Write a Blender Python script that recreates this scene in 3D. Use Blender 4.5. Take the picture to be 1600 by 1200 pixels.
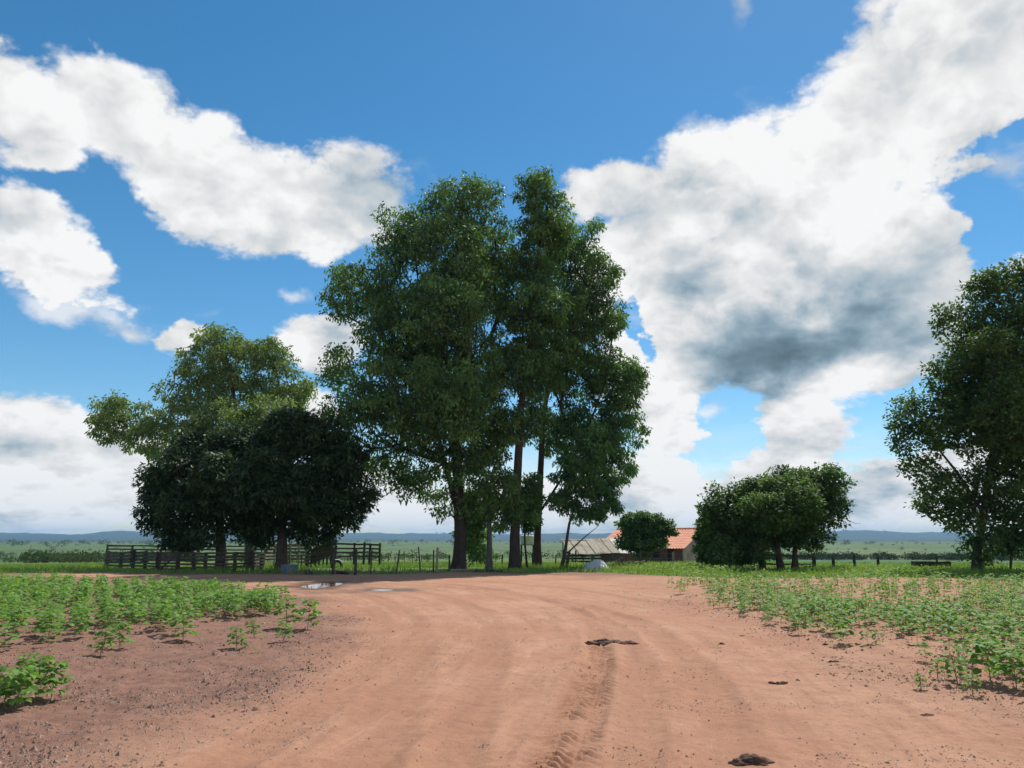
import bpy, math, random
import numpy as np

random.seed(7)
rng = np.random.default_rng(11)
scene = bpy.context.scene
for o in list(bpy.data.objects):
    bpy.data.objects.remove(o)
R = math.radians
pi = math.pi

# ------------------------------------------------------------------ camera
F = 1210.0                      # focal length in pixels of the 1600 px wide photograph
HY = 842.0                      # image row of the level horizon
CAMH = 1.75
PITCH = math.atan((HY - 600.0) / F)
cam_d = bpy.data.cameras.new('camera')
cam = bpy.data.objects.new('camera', cam_d)
scene.collection.objects.link(cam)
cam.location = (0, 0, CAMH)
cam.rotation_euler = (pi / 2 + PITCH, 0, 0)
cam_d.sensor_width = 36.0
cam_d.lens = 36.0 * F / 1600.0
cam_d.clip_start = 0.1
cam_d.clip_end = 30000
scene.camera = cam

# ------------------------------------------------------------------ render and exposure
scene.view_settings.view_transform = 'Standard'
scene.view_settings.look = 'None'
scene.view_settings.exposure = 0.0
scene.view_settings.gamma = 1.0
scene.view_settings.use_curve_mapping = False
cy = scene.cycles
cy.use_denoising = True
try:
    cy.denoiser = 'OPENIMAGEDENOISE'
    cy.denoising_input_passes = 'RGB_ALBEDO_NORMAL'
    cy.denoising_prefilter = 'ACCURATE'
except Exception:
    pass
cy.max_bounces = 6
cy.diffuse_bounces = 3
cy.glossy_bounces = 2
cy.transmission_bounces = 4
cy.volume_bounces = 0
cy.transparent_max_bounces = 8
cy.sample_clamp_indirect = 4.0
cy.use_adaptive_sampling = False

# ------------------------------------------------------------------ sun
SUN_EL = R(55.0)
SUN_AZ = R(30.0)                # clockwise from +Y (away from the camera) towards +X
SUN_DIR = (math.sin(SUN_AZ) * math.cos(SUN_EL), math.cos(SUN_AZ) * math.cos(SUN_EL), math.sin(SUN_EL))
sun_d = bpy.data.lights.new('sun', 'SUN')
sun_d.energy = 5.0
sun_d.angle = R(0.53)
sun_d.color = (1.0, 0.955, 0.89)
sun = bpy.data.objects.new('sun', sun_d)
scene.collection.objects.link(sun)
sun.location = (20, 20, 60)
sun.rotation_euler = (pi / 2 - SUN_EL, 0, -SUN_AZ + pi)

# ------------------------------------------------------------------ node helper
class NT:
    def __init__(self, tree):
        self.t = tree
        self.L = tree.links
    def n(self, typ, **kw):
        nd = self.t.nodes.new(typ)
        for k, v in kw.items():
            setattr(nd, k, v)
        return nd
    def put(self, sock, v):
        if v is None:
            return
        if hasattr(v, 'is_linked'):
            self.L.new(v, sock)
        else:
            sock.default_value = v
    def m(self, op, a, b=None, c=None, clamp=False):
        nd = self.n('ShaderNodeMath', operation=op, use_clamp=clamp)
        for i, v in enumerate((a, b, c)):
            if v is not None:
                self.put(nd.inputs[i], v)
        return nd.outputs[0]
    def v(self, op, a, b=None, scale=None):
        nd = self.n('ShaderNodeVectorMath', operation=op)
        self.put(nd.inputs[0], a)
        if b is not None:
            self.put(nd.inputs[1], b)
        if scale is not None:
            self.put(nd.inputs[3], scale)
        return nd.outputs['Value'] if op in ('LENGTH', 'DOT_PRODUCT', 'DISTANCE') else nd.outputs[0]
    def noise(self, vec, scale, detail=4, rough=0.55, dist=0.0, dim='3D', lac=2.0):
        nd = self.n('ShaderNodeTexNoise', noise_dimensions=dim)
        if vec is not None:
            self.L.new(vec, nd.inputs['Vector'])
        nd.inputs['Scale'].default_value = scale
        nd.inputs['Detail'].default_value = detail
        nd.inputs['Roughness'].default_value = rough
        nd.inputs['Distortion'].default_value = dist
        nd.inputs['Lacunarity'].default_value = lac
        return nd
    def rng(self, x, a, b, c=0.0, d=1.0, smooth=True):
        nd = self.n('ShaderNodeMapRange', interpolation_type='SMOOTHSTEP' if smooth else 'LINEAR')
        self.put(nd.inputs[0], x)
        for i, q in enumerate((a, b, c, d)):
            self.put(nd.inputs[i + 1], q)
        return nd.outputs[0]
    def mix(self, f, a, b, blend='MIX'):
        nd = self.n('ShaderNodeMix', data_type='RGBA', blend_type=blend)
        self.put(nd.inputs[0], f)
        self.put(nd.inputs[6], a if hasattr(a, 'is_linked') else (*a, 1.0))
        self.put(nd.inputs[7], b if hasattr(b, 'is_linked') else (*b, 1.0))
        return nd.outputs[2]

# ------------------------------------------------------------------ pixel of the photograph -> direction
CP, SP = math.cos(PITCH), math.sin(PITCH)
def ray(px, py):
    a = (px - 800.0) / F
    b = (600.0 - py) / F
    return np.array([a, CP - b * SP, SP + b * CP])

# ------------------------------------------------------------------ sky: Nishita air with cumulus clouds
world = bpy.data.worlds.new('World')
scene.world = world
world.use_nodes = True
wt = NT(world.node_tree)
wt.t.nodes.clear()
def build_sky():
    w = wt
    out = w.n('ShaderNodeOutputWorld')
    sky = w.n('ShaderNodeTexSky', sky_type='NISHITA')
    sky.sun_disc = False
    sky.sun_elevation = SUN_EL
    sky.sun_rotation = SUN_AZ
    sky.altitude = 900
    sky.air_density = 1.0
    sky.dust_density = 0.2
    sky.ozone_density = 1.6
    tc = w.n('ShaderNodeTexCoord')
    d = tc.outputs['Generated']
    s = w.n('ShaderNodeSeparateXYZ')
    w.L.new(d, s.inputs[0])
    az = w.m('ARCTAN2', s.outputs[0], s.outputs[1])
    el = w.m('ARCSINE', s.outputs[2])
    comb = w.n('ShaderNodeCombineXYZ')
    w.L.new(az, comb.inputs[0]); w.L.new(el, comb.inputs[1])
    P = comb.outputs[0]
    # billow warp
    wn = w.noise(d, 7.0, 5, 0.6)
    warp = w.v('SCALE', w.v('SUBTRACT', wn.outputs['Color'], (0.5, 0.5, 0.5)), scale=0.10)
    P2 = w.v('ADD', P, warp)
    def ae(px, py):
        q = ray(px, py); q = q / np.linalg.norm(q)
        return math.atan2(q[0], q[1]), math.asin(q[2])
    def field(blobs, vec, k):
        cur = None
        for (px, py, rx, ry, rot) in blobs:
            a, e = ae(px, py)
            c = math.cos(a)
            mp = w.n('ShaderNodeMapping', vector_type='TEXTURE')
            mp.inputs['Location'].default_value = (a, e, 0)
            mp.inputs['Rotation'].default_value = (0, 0, R(rot))
            mp.inputs['Scale'].default_value = (rx / F * c, ry / F * c, 1)
            w.L.new(vec, mp.inputs['Vector'])
            ln = w.v('LENGTH', mp.outputs[0])
            cur = ln if cur is None else w.m('SMOOTH_MIN', cur, ln, k)
        return w.m('SUBTRACT', 1.0, cur)
    cum = [(60, 170, 130, 75, 0), (190, 180, 130, 85, -20), (250, 250, 110, 75, -35), (60, 235, 70, 40, 0),
           (340, 290, 110, 85, -20), (450, 320, 110, 75, 0), (545, 310, 90, 75, 0), (300, 310, 80, 60, -20),
           (20, 370, 110, 75, -25), (110, 420, 90, 40, -20),
           (285, 518, 44, 24, 0), (500, 540, 70, 50, 0),
           # the great cloud on the right
           (960, 290, 90, 50, 10), (1080, 310, 130, 85, 0), (1180, 330, 150, 110, 0), (1300, 260, 140, 110, 30),
           (1400, 130, 170, 130, 30), (1540, 70, 160, 150, 0), (1480, 210, 120, 90, 20), (1020, 420, 130, 100, 0),
           (1150, 470, 170, 120, 0), (1300, 450, 180, 140, 0), (1440, 400, 130, 100, 10), (1250, 560, 160, 70, 0),
           (1400, 540, 120, 80, 0), (1100, 560, 120, 60, 0), (1010, 600, 70, 90, 20), (1060, 680, 60, 45, -25),
           (1250, 665, 90, 60, 0), (1210, 725, 100, 40, 0),
           # low banks on the horizon
           (60, 690, 170, 75, 0), (190, 720, 110, 70, 0), (60, 770, 220, 70, 0), (480, 640, 60, 40, 0),
           (300, 780, 180, 60, 0), (620, 780, 160, 55, 0), (800, 790, 160, 55, 0), (1040, 770, 150, 55, 0),
           (1180, 790, 180, 55, 0), (1400, 780, 190, 55, 0), (1560, 760, 130, 65, 0)]
    F0 = field(cum, P2, 0.22)
    # vertical squeeze: clouds look finer towards the horizon
    inv = w.m('DIVIDE', 1.0, w.m('ADD', w.m('ABSOLUTE', s.outputs[2]), 0.42))
    dn = w.v('SCALE', w.v('MULTIPLY', d, (1.0, 1.0, 1.25)), scale=inv)
    n1 = w.noise(dn, 4.6, 6, 0.60).outputs['Fac']
    n0 = w.noise(dn, 4.6, 4, 0.52).outputs['Fac']
    off = w.v('ADD', dn, (0.035, 0.02, 0.085))
    n2 = w.noise(off, 4.6, 4, 0.52).outputs['Fac']
    # clouds beyond the frame, of the same kind
    g = w.noise(dn, 0.9, 8, 0.55).outputs['Fac']
    G0 = w.m('MULTIPLY', w.m('SUBTRACT', g, 0.53), 5.0)
    outside = w.m('MAXIMUM', w.rng(w.m('ABSOLUTE', az), R(37), R(46)), w.rng(el, R(39), R(48)))
    F1 = w.m('ADD', w.m('MULTIPLY', F0, w.m('SUBTRACT', 1.0, outside)), w.m('MULTIPLY', G0, outside))
    def puff(vec, sc_, det):
        vw = w.v('ADD', vec, w.v('SCALE', w.v('SUBTRACT', wn.outputs['Color'], (0.5, 0.5, 0.5)), scale=0.22))
        vo = w.n('ShaderNodeTexVoronoi', feature='F1')
        w.L.new(vw, vo.inputs['Vector'])
        vo.inputs['Scale'].default_value = sc_; vo.inputs['Detail'].default_value = det
        vo.inputs['Roughness'].default_value = 0.55; vo.inputs['Lacunarity'].default_value = 2.1
        if 'Normalize' in [i.name for i in vo.inputs] or hasattr(vo, 'normalize'):
            vo.normalize = True
        return w.m('SUBTRACT', 1.0, vo.outputs['Distance'])
    p1 = puff(dn, 7.5, 3.0)
    p2 = puff(w.v('ADD', dn, (0.012, 0.006, 0.040)), 7.5, 2.0)
    n3 = w.noise(dn, 21.0, 5, 0.62).outputs['Fac']
    Fn = w.m('ADD', F1, w.m('MULTIPLY', w.m('SUBTRACT', n1, 0.5), 1.5))
    Fn = w.m('ADD', Fn, w.m('MULTIPLY', w.m('SUBTRACT', p1, 0.62), 1.1))
    Fn = w.m('ADD', Fn, w.m('MULTIPLY', w.m('SUBTRACT', n3, 0.5), 0.5))
    P3 = w.v('ADD', P, w.v('SCALE', w.v('SUBTRACT', w.noise(d, 4.5, 6, 0.6).outputs['Color'], (0.5, 0.5, 0.5)), scale=0.30))
    holes = field([(1610, 350, 70, 45, 20), (1580, 200, 60, 22, 20), (990, 480, 16, 34, 0), (1140, 640, 44, 24, 0)], P3, 0.3)
    holes = w.m('ADD', holes, w.m('MULTIPLY', w.m('SUBTRACT', n1, 0.5), -3.0))
    Fn = w.m('SUBTRACT', Fn, w.m('MULTIPLY', w.rng(holes, -1.6, 1.2), 1.25))
    alpha = w.rng(Fn, -0.06, 0.26)
    # thin veil of small scraps
    sc = w.noise(w.v('MULTIPLY', dn, (1, 1, 1.6)), 3.1, 7, 0.62).outputs['Fac']
    scr = w.m('MULTIPLY', w.rng(sc, 0.60, 0.78), 0.5)
    wis = field([(205, 500, 60, 24, -10), (100, 480, 90, 30, 0), (458, 468, 50, 24, -15), (1160, 20, 60, 36, 60), (1108, 230, 55, 20, -35), (1110, 650, 50, 20, 0), (1580, 250, 60, 60, 0)], P2, 0.1)
    wis = w.m('MULTIPLY', w.rng(w.m('ADD', wis, w.m('MULTIPLY', w.m('SUBTRACT', n1, 0.52), 3.2)), 0.05, 1.0), 0.75)
    scr = w.m('MAXIMUM', scr, wis)
    lowband = w.rng(el, R(9), R(1), 0.0, 0.85)
    ln = w.noise(w.v('MULTIPLY', d, (1, 1, 9)), 5.0, 8, 0.55).outputs['Fac']
    lowveil = w.m('MULTIPLY', lowband, w.rng(ln, 0.30, 0.62))
    alpha = w.m('MAXIMUM', alpha, w.m('MAXIMUM', scr, lowveil))
    # how bright: lit knuckles against their shaded side, grey under-sides where a cloud is deep
    dark = [(1235, 505, 180, 78, 0, 0.92), (1340, 450, 150, 60, 20, 0.25), (1050, 360, 110, 40, 0, 0.2), (1130, 300, 120, 30, 0, 0.18), (450, 350, 120, 34, 0, 0.3), (1420, 470, 170, 110, 0, 0.45), (1150, 400, 120, 60, 0, 0.16),
            (170, 190, 120, 60, -20, 0.25), (330, 330, 110, 45, -10, 0.22), (30, 420, 90, 30, -20, 0.3), (110, 480, 110, 30, 0, 0.5),
            (80, 720, 170, 45, 0, 0.40), (60, 660, 170, 22, 0, 0.2), (1400, 200, 90, 70, 30, 0.3), (1250, 700, 100, 30, 0, 0.3),
            (480, 620, 90, 40, 0, 0.25), (1500, 90, 100, 60, 0, 0.18), (940, 650, 120, 60, 0, 0.25), (300, 770, 300, 40, 0, 0.2), (1200, 790, 600, 35, 0, 0.15)]
    tot = None
    for (px, py, rx, ry, rot, val) in dark:
        x = field([(px, py, rx, ry, rot)], P3, 0)
        x = w.m('MULTIPLY', w.rng(x, -0.45, 0.95), val)
        tot = x if tot is None else w.m('MAXIMUM', tot, x)
    deep = w.m('MULTIPLY', w.rng(Fn, 0.4, 1.5), 0.14)
    relief = w.m('ADD', w.m('MULTIPLY', w.m('SUBTRACT', n0, n2), 1.15), w.m('MULTIPLY', w.m('SUBTRACT', n1, 0.5), 0.25))
    relief = w.m('ADD', w.m('MULTIPLY', relief, 1.0), w.m('MULTIPLY', w.m('SUBTRACT', p1, p2), 0.8))
    relief = w.m('MULTIPLY', relief, w.m('SUBTRACT', 1.0, w.m('MULTIPLY', tot, 0.75)))
    B = w.m('SUBTRACT', w.m('ADD', 0.94, relief), deep)
    B = w.m('SUBTRACT', B, w.m('MULTIPLY', tot, w.rng(n0, 0.75, 0.25, 0.46, 0.58)))
    n4 = w.noise(dn, 2.7, 4, 0.5).outputs['Fac']
    B = w.m('SUBTRACT', B, w.m('MULTIPLY', w.rng(n4, 0.42, 0.66), 0.24))
    B = w.m('ADD', B, w.m('MULTIPLY', lowband, 0.14))
    B = w.m('MAXIMUM', w.m('MINIMUM', B, 0.95), 0.10)
    tone = w.mix(w.rng(B, 0.25, 0.85), (0.60, 0.90, 1.12), (1.0, 1.0, 1.0))
    ccol = w.v('SCALE', tone, scale=B)
    bg1 = w.n('ShaderNodeBackground'); bg1.inputs[1].default_value = SKY_STRENGTH
    hs = w.n('ShaderNodeHueSaturation'); hs.inputs['Saturation'].default_value = 1.32; hs.inputs['Hue'].default_value = 0.490; hs.inputs['Value'].default_value = 1.24
    w.L.new(sky.outputs[0], hs.inputs['Color'])
    w.L.new(hs.outputs[0], bg1.inputs[0])
    bg2 = w.n('ShaderNodeBackground'); bg2.inputs[1].default_value = 1.0
    w.L.new(ccol, bg2.inputs[0])
    mx = w.n('ShaderNodeMixShader')
    up = w.rng(el, R(-1.5), R(0.2))
    w.L.new(w.m('MULTIPLY', alpha, up), mx.inputs[0])
    w.L.new(bg1.outputs[0], mx.inputs[1]); w.L.new(bg2.outputs[0], mx.inputs[2])
    w.L.new(mx.outputs[0], out.inputs[0])
SKY_STRENGTH = 0.10
build_sky()
world.cycles.sampling_method = 'MANUAL'
world.cycles.sample_map_resolution = 512

# ================================================================== ground shape
PROF_D = np.array([0, 35, 50, 70, 110, 150, 300, 600, 1200, 2500, 4300, 5600, 6600, 8200, 9500.0])
PROF_Z = np.array([0, 0, -0.1, -0.5, -1.6, -2.8, -6.0, -8.0, -7.0, -6.0, -1.0, 22.0, 52.0, 60.0, 60.0])

class VNoise:
    """smooth value noise on the plane"""
    def __init__(self, seed):
        self.t = np.random.default_rng(seed).random((256, 256))
    def __call__(self, x, y):
        xi = np.floor(x).astype(int); yi = np.floor(y).astype(int)
        fx = x - xi; fy = y - yi
        fx = fx * fx * (3 - 2 * fx); fy = fy * fy * (3 - 2 * fy)
        t = self.t
        a = t[xi & 255, yi & 255]; b = t[(xi + 1) & 255, yi & 255]
        c = t[xi & 255, (yi + 1) & 255]; d = t[(xi + 1) & 255, (yi + 1) & 255]
        return (a * (1 - fx) + b * fx) * (1 - fy) + (c * (1 - fx) + d * fx) * fy - 0.5
VN = [VNoise(i) for i in range(8)]
def fbm(x, y, octs=4, k=0, g=0.5):
    s = 0; a = 1.0
    for i in range(octs):
        s = s + a * VN[(i + k) % 8](x * 2 ** i + 17.3 * i, y * 2 ** i + 5.1 * i)
        a *= g
    return s

def gz0(x, y):
    """large-scale ground height"""
    x = np.asarray(x, float); y = np.asarray(y, float)
    d = np.sqrt(x * x * 0.35 + y * y)
    z = np.interp(d, PROF_D, PROF_Z)
    far = np.clip((d - 4300) / 2500.0, 0, 1)
    ang = np.arctan2(x, y)
    z = z + far * (40 * fbm(ang * 7 + 3, d / 2600.0, 4, 2) + 20 * fbm(ang * 40, d / 900.0, 3, 4))
    mid = np.clip((d - 150) / 400.0, 0, 1) * (1 - far)
    z = z + mid * (2.2 * fbm(x / 260.0, y / 260.0, 3, 1))
    near = np.clip((d - 12) / 30.0, 0, 1) * np.clip((400 - d) / 200.0, 0, 1)
    z = z + near * 0.10 * fbm(x / 11.0, y / 11.0, 2, 3)
    return z

def ground_at(px, py):
    """where the photograph's pixel meets the ground"""
    q = ray(px, py)
    t = np.concatenate([np.arange(3, 80, 0.05), np.arange(80, 1500, 0.5)])
    zz = CAMH + q[2] * t - gz0(q[0] * t, q[1] * t)
    i = np.argmax(zz < 0)
    if zz[i] >= 0:
        i = len(t) - 1
    return np.array([q[0] * t[i], q[1] * t[i], gz0(q[0] * t[i], q[1] * t[i])])

def at(px, py, depth):
    """the point of the pixel's ray at that distance along +Y"""
    q = ray(px, py)
    return np.array([0, 0, CAMH]) + q * (depth / q[1])

def poly_px(pts):
    return np.array([ground_at(*p)[:2] for p in pts])

def dist_polyline(x, y, pl):
    """distance to a polyline, signed side offset and length along it"""
    best = np.full(x.shape, 1e9); side = np.zeros(x.shape); along = np.zeros(x.shape)
    acc = 0.0
    for a, b in zip(pl[:-1], pl[1:]):
        ab = b - a; L = math.hypot(*ab); u = ab / L
        rx = x - a[0]; ry = y - a[1]
        s = np.clip(rx * u[0] + ry * u[1], 0, L)
        dx = rx - s * u[0]; dy = ry - s * u[1]
        dd = np.hypot(dx, dy)
        m = dd < best
        best = np.where(m, dd, best)
        side = np.where(m, np.sign(u[0] * ry - u[1] * rx) * dd, side)
        along = np.where(m, acc + s, along)
        acc += L
    return best, side, along

def in_poly(x, y, pl):
    c = np.zeros(x.shape, bool)
    n = len(pl)
    for i in range(n):
        x0, y0 = pl[i]; x1, y1 = pl[(i + 1) % n]
        if y0 == y1:
            continue
        m = ((y0 > y) != (y1 > y)) & (x < (x1 - x0) * (y - y0) / (y1 - y0) + x0)
        c ^= m
    return c

def smooth_pl(pl, it=3):
    for _ in range(it):
        q = [pl[0]]
        for a, b in zip(pl[:-1], pl[1:]):
            q += [0.75 * a + 0.25 * b, 0.25 * a + 0.75 * b]
        q.append(pl[-1]); pl = np.array(q)
    return pl

# the red dirt road: outline on the ground
ROAD = poly_px([(170, 1200), (330, 1120), (470, 1065), (540, 1010), (545, 965), (470, 932), (350, 912), (180, 903), (60, 901), (100, 896),
                (160, 894), (250, 899.5), (360, 897), (440, 897), (520, 898.5), (620, 897), (700, 893), (800, 895), (900, 902), (960, 905),
                (1040, 920), (1050, 945), (1130, 972), (1250, 1010), (1400, 1065), (1600, 1100), (1750, 1150), (1750, 1200)])
ROAD = np.vstack([ROAD, [[4.5, 0.0], [6, -60], [-6, -60], [-3.5, 0.0]]])
# bare tilled soil of the fields
TRACKS = [([(852, 1203), (890, 1120), (925, 1050), (940, 1000), (915, 960), (850, 935), (740, 920), (600, 911), (430, 905)], 0.21, 0.035, 1),
          ([(1150, 1205), (1130, 1130), (1100, 1060), (1050, 1005), (980, 965), (870, 938), (740, 916), (560, 905), (420, 901)], 0.26, 0.031, 0),
          ([(560, 1205), (600, 1120), (640, 1050), (655, 1000), (640, 960), (590, 935), (500, 916), (380, 906)], 0.30, 0.015, 0),
          ([(330, 1205), (430, 1140), (540, 1075), (600, 1020), (610, 975), (560, 945), (470, 925)], 0.28, 0.022, 0),
          ([(700, 1205), (735, 1120), (765, 1040), (775, 990), (750, 955), (690, 930), (590, 914)], 0.24, 0.019, 0),
          ([(985, 1205), (1000, 1130), (1005, 1070), (990, 1010), (950, 968)], 0.22, 0.015, 0),
          ([(905, 1203), (925, 1130), (945, 1070), (950, 1030)], 0.13, 0.016, 1),
          ([(1000, 940), (940, 925), (850, 916), (740, 908)], 0.3, 0.019, 0)]
TRACKS = [(smooth_pl(poly_px(p)), wdt, dep, tread) for p, wdt, dep, tread in TRACKS]
FOREGRASS_R = poly_px([(960, 904), (1060, 906), (1250, 907), (1450, 905), (1620, 907), (1700, 904)])   # where the weeds end on the right

def sm(x, a, b):
    t = np.clip((x - a) / (b - a), 0, 1)
    return t * t * (3 - 2 * t)

PUDDLES = [([(472, 916), (500, 911), (536, 910), (528, 914), (506, 917), (486, 920)], 'a'),
           ([(580, 921.3), (598, 920.4), (616, 921), (606, 922.3), (590, 922.5)], 'b')]
PUD = [smooth_pl(np.vstack([poly_px(p), poly_px(p[:1])]), 2)[:-1] for p, _ in PUDDLES]

def zones(x, y):
    """road-ness, grass-ness of the ground at (x, y)"""
    inside = in_poly(x, y, ROAD)
    dist, _, _ = dist_polyline(x, y, np.vstack([ROAD, ROAD[:1]]))
    sd = np.where(inside, dist, -dist)
    d = np.hypot(x, y)
    sd = sd + 1.0 * fbm(x / 1.6, y / 1.6, 4, 1) * np.clip(d / 14.0, 0.5, 1.6)
    road = sm(sd, -0.9, 0.9)
    # grass: beyond the yard
    g = sm(y + 3.0 * fbm(x / 5.0, y / 5.0, 3, 5) + np.where(x > 3, 7.0 * sm(x, 3, 10), 0), 41.0, 43.5)
    g = g * (1 - road)
    return road, g, sd

def gz(x, y, detail=True):
    x = np.asarray(x, float); y = np.asarray(y, float)
    z = gz0(x, y)
    if not detail:
        return z
    d = np.hypot(x, y)
    near = np.clip((60 - d) / 20.0, 0, 1)
    road, grass, sd = zones(x, y)
    soil = (1 - road) * (1 - grass)
    z = z + near * soil * (0.055 * fbm(x / 0.45, y / 0.45, 3, 2) + 0.030 * fbm(x / 0.11, y / 0.11, 2, 5) + 0.05 * fbm(x / 2.1, y / 2.1, 2, 1) + 0.03)
    z = z + near * road * (0.035 * fbm(x / 1.9, y / 1.3, 3, 3) + 0.016 * fbm(x / 0.24, y / 0.24, 3, 6) + 0.010 * fbm(x / .07, y / .07, 2, 1))
    z = z - near * 0.04 * np.exp(-(sd / 0.8) ** 2) * 0.0
    for pl, wdt, dep, tread in TRACKS:
        dist, side, along = dist_polyline(x, y, pl)
        dist = dist + .05 * fbm(x / .7, y / .7, 2, 1) + .02 * fbm(x / .15, y / .15, 2, 4)
        worn = np.clip(0.75 + 1.1 * fbm(along / 1.7, side * 0 + dep * 100, 2, 4), 0.25, 1.3)
        q = dist / wdt
        z = z - near * worn * dep * 1.35 * (np.exp(-q ** 4) - 0.55 * np.exp(-((q - 1.35) / 0.38) ** 2))
        if tread:
            fade = np.clip((12.5 - along - y * 0.0) / 5.0, 0, 1) * (dist < wdt * 1.1)
            for sgn in (1,):
                ph = (along + np.abs(side) * 0.9 + np.where(side > 0, 0.07, 0)) / 0.165
                lug = np.clip(np.sin(2 * pi * ph) * 2.2, -1, 1)
                z = z + near * fade * 0.019 * lug * np.clip(1.25 - q, 0, 1) * 1.4 * np.clip(0.8 + 1.5 * fbm(x / 0.3, y / 0.3, 2, 3), 0.1, 1.4)
    for pl in PUD:
        c = pl.mean(0)
        dd, _, _ = dist_polyline(x, y, np.vstack([pl, pl[:1]]))
        ins = in_poly(x, y, pl)
        s = np.where(ins, -dd, dd)
        fl = sm(s, 0.9, 0.0)
        z = z * (1 - fl) + fl * (float(gz0(*c)) - 0.035 * sm(s, 0.25, -0.4) - 0.005)
    return z

# ================================================================== object helpers
COL = scene.collection
def link(name, me, mat=None, parent=None, loc=None):
    o = bpy.data.objects.new(name, me)
    COL.objects.link(o)
    if mat is not None and me is not None and len(me.materials) == 0:
        me.materials.append(mat)
    if parent is not None:
        o.parent = parent
    if loc is not None:
        o.location = loc
    return o
def tag(o, label=None, cat=None, group=None, kind=None):
    if label: o['label'] = label
    if cat: o['category'] = cat
    if group: o['group'] = group
    if kind: o['kind'] = kind
    return o
def thing(name, label, cat, loc=(0, 0, 0), group=None, rotz=0.0):
    o = bpy.data.objects.new(name, None)
    COL.objects.link(o)
    o.location = [float(v) for v in loc]
    o.rotation_euler = (0, 0, rotz)
    o.empty_display_size = 0.2
    return tag(o, label, cat, group)
def copy_tree(o, parent=None):
    c = o.copy(); COL.objects.link(c); c.parent = parent
    for ch in o.children:
        copy_tree(ch, c)
    return c

def mesh_np(name, V, faces, k, attr=None, smooth=False):
    """mesh of k-gons from numpy arrays; attr = {name: per-vertex floats}"""
    V = np.asarray(V, np.float32); faces = np.asarray(faces, np.int32)
    me = bpy.data.meshes.new(name)
    me.vertices.add(len(V)); me.vertices.foreach_set('co', V.ravel())
    nf = len(faces)
    me.loops.add(nf * k); me.loops.foreach_set('vertex_index', faces.ravel())
    me.polygons.add(nf)
    me.polygons.foreach_set('loop_start', np.arange(0, nf * k, k, dtype=np.int32))
    try:
        me.polygons.foreach_set('loop_total', np.full(nf, k, np.int32))
    except Exception:
        pass
    me.polygons.foreach_set('use_smooth', np.full(nf, bool(smooth)))
    if attr:
        for nme, vals in attr.items():
            at_ = me.attributes.new(nme, 'FLOAT', 'POINT')
            at_.data.foreach_set('value', np.asarray(vals, np.float32))
    me.update(calc_edges=True)
    return me

class MB:
    """collects shapes into one mesh (quads and triangles)"""
    def __init__(self):
        self.v = []; self.f = []
    def add(self, vs, fs):
        b = len(self.v)
        self.v += [tuple(float(c) for c in p) for p in vs]
        self.f += [tuple(i + b for i in q) for q in fs]
        return self
    def box(self, c, s, rz=0.0, jit=0.0):
        cx, cy_, cz = c; hx, hy, hz = s[0] / 2, s[1] / 2, s[2] / 2
        co, si = math.cos(rz), math.sin(rz)
        vs = []
        for z in (-hz, hz):
            for x, y in ((-hx, -hy), (hx, -hy), (hx, hy), (-hx, hy)):
                x += random.uniform(-jit, jit); y += random.uniform(-jit, jit)
                vs.append((cx + x * co - y * si, cy_ + x * si + y * co, cz + z + random.uniform(-jit, jit)))
        return self.add(vs, [(0, 3, 2, 1), (4, 5, 6, 7), (0, 1, 5, 4), (1, 2, 6, 5), (2, 3, 7, 6), (3, 0, 4, 7)])
    def tube(self, pts, rad, sides=6, jit=0.0, cap=True):
        pts = [np.asarray(p, float) for p in pts]
        if not hasattr(rad, '__len__'):
            rad = [rad] * len(pts)
        rings = []
        for i, p in enumerate(pts):
            d = pts[min(i + 1, len(pts) - 1)] - pts[max(i - 1, 0)]
            d = d / (np.linalg.norm(d) + 1e-9)
            a = np.cross(d, (0.13, 0.97, 0.2)); a /= np.linalg.norm(a)
            b = np.cross(d, a)
            ring = []
            for k in range(sides):
                t = 2 * pi * k / sides
                r = rad[i] * (1 + random.uniform(-jit, jit))
                ring.append(p + r * (a * math.cos(t) + b * math.sin(t)))
            rings.append(ring)
        vs = [p for r in rings for p in r]
        fs = []
        for i in range(len(pts) - 1):
            for k in range(sides):
                k2 = (k + 1) % sides
                fs.append((i * sides + k, i * sides + k2, (i + 1) * sides + k2, (i + 1) * sides + k))
        if cap:
            fs.append(tuple(range(sides))[::-1])
            fs.append(tuple((len(pts) - 1) * sides + k for k in range(sides)))
        return self.add(vs, fs)
    def bar(self, a, b, w, h, jit=0.0):
        """plank from a to b: w thick across, h high"""
        a = np.asarray(a, float); b = np.asarray(b, float)
        d = b - a; d /= np.linalg.norm(d)
        s = np.cross(d, (0, 0, 1)); s /= np.linalg.norm(s)
        u = np.cross(s, d)
        n = 5
        vs = []
        for i in range(n):
            p = a + (b - a) * i / (n - 1) + u * random.uniform(-jit, jit) + s * random.uniform(-jit, jit)
            for (q, r) in ((-1, -1), (1, -1), (1, 1), (-1, 1)):
                vs.append(p + s * q * w / 2 + u * r * h / 2 * (1 + random.uniform(-jit, jit) * 4))
        fs = [(0, 3, 2, 1)]
        for i in range(n - 1):
            for k in range(4):
                k2 = (k + 1) % 4
                fs.append((i * 4 + k, i * 4 + k2, i * 4 + 4 + k2, i * 4 + 4 + k))
        e = (n - 1) * 4
        fs.append((e, e + 1, e + 2, e + 3))
        return self.add(vs, fs)
    def mesh(self, name, smooth=False):
        me = bpy.data.meshes.new(name)
        me.from_pydata(self.v, [], self.f)
        if smooth:
            me.polygons.foreach_set('use_smooth', np.ones(len(me.polygons), bool))
        me.update()
        return me
    def build(self, name, mat, parent=None, loc=None, smooth=False):
        return link(name, self.mesh(name, smooth), mat, parent, loc)

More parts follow.
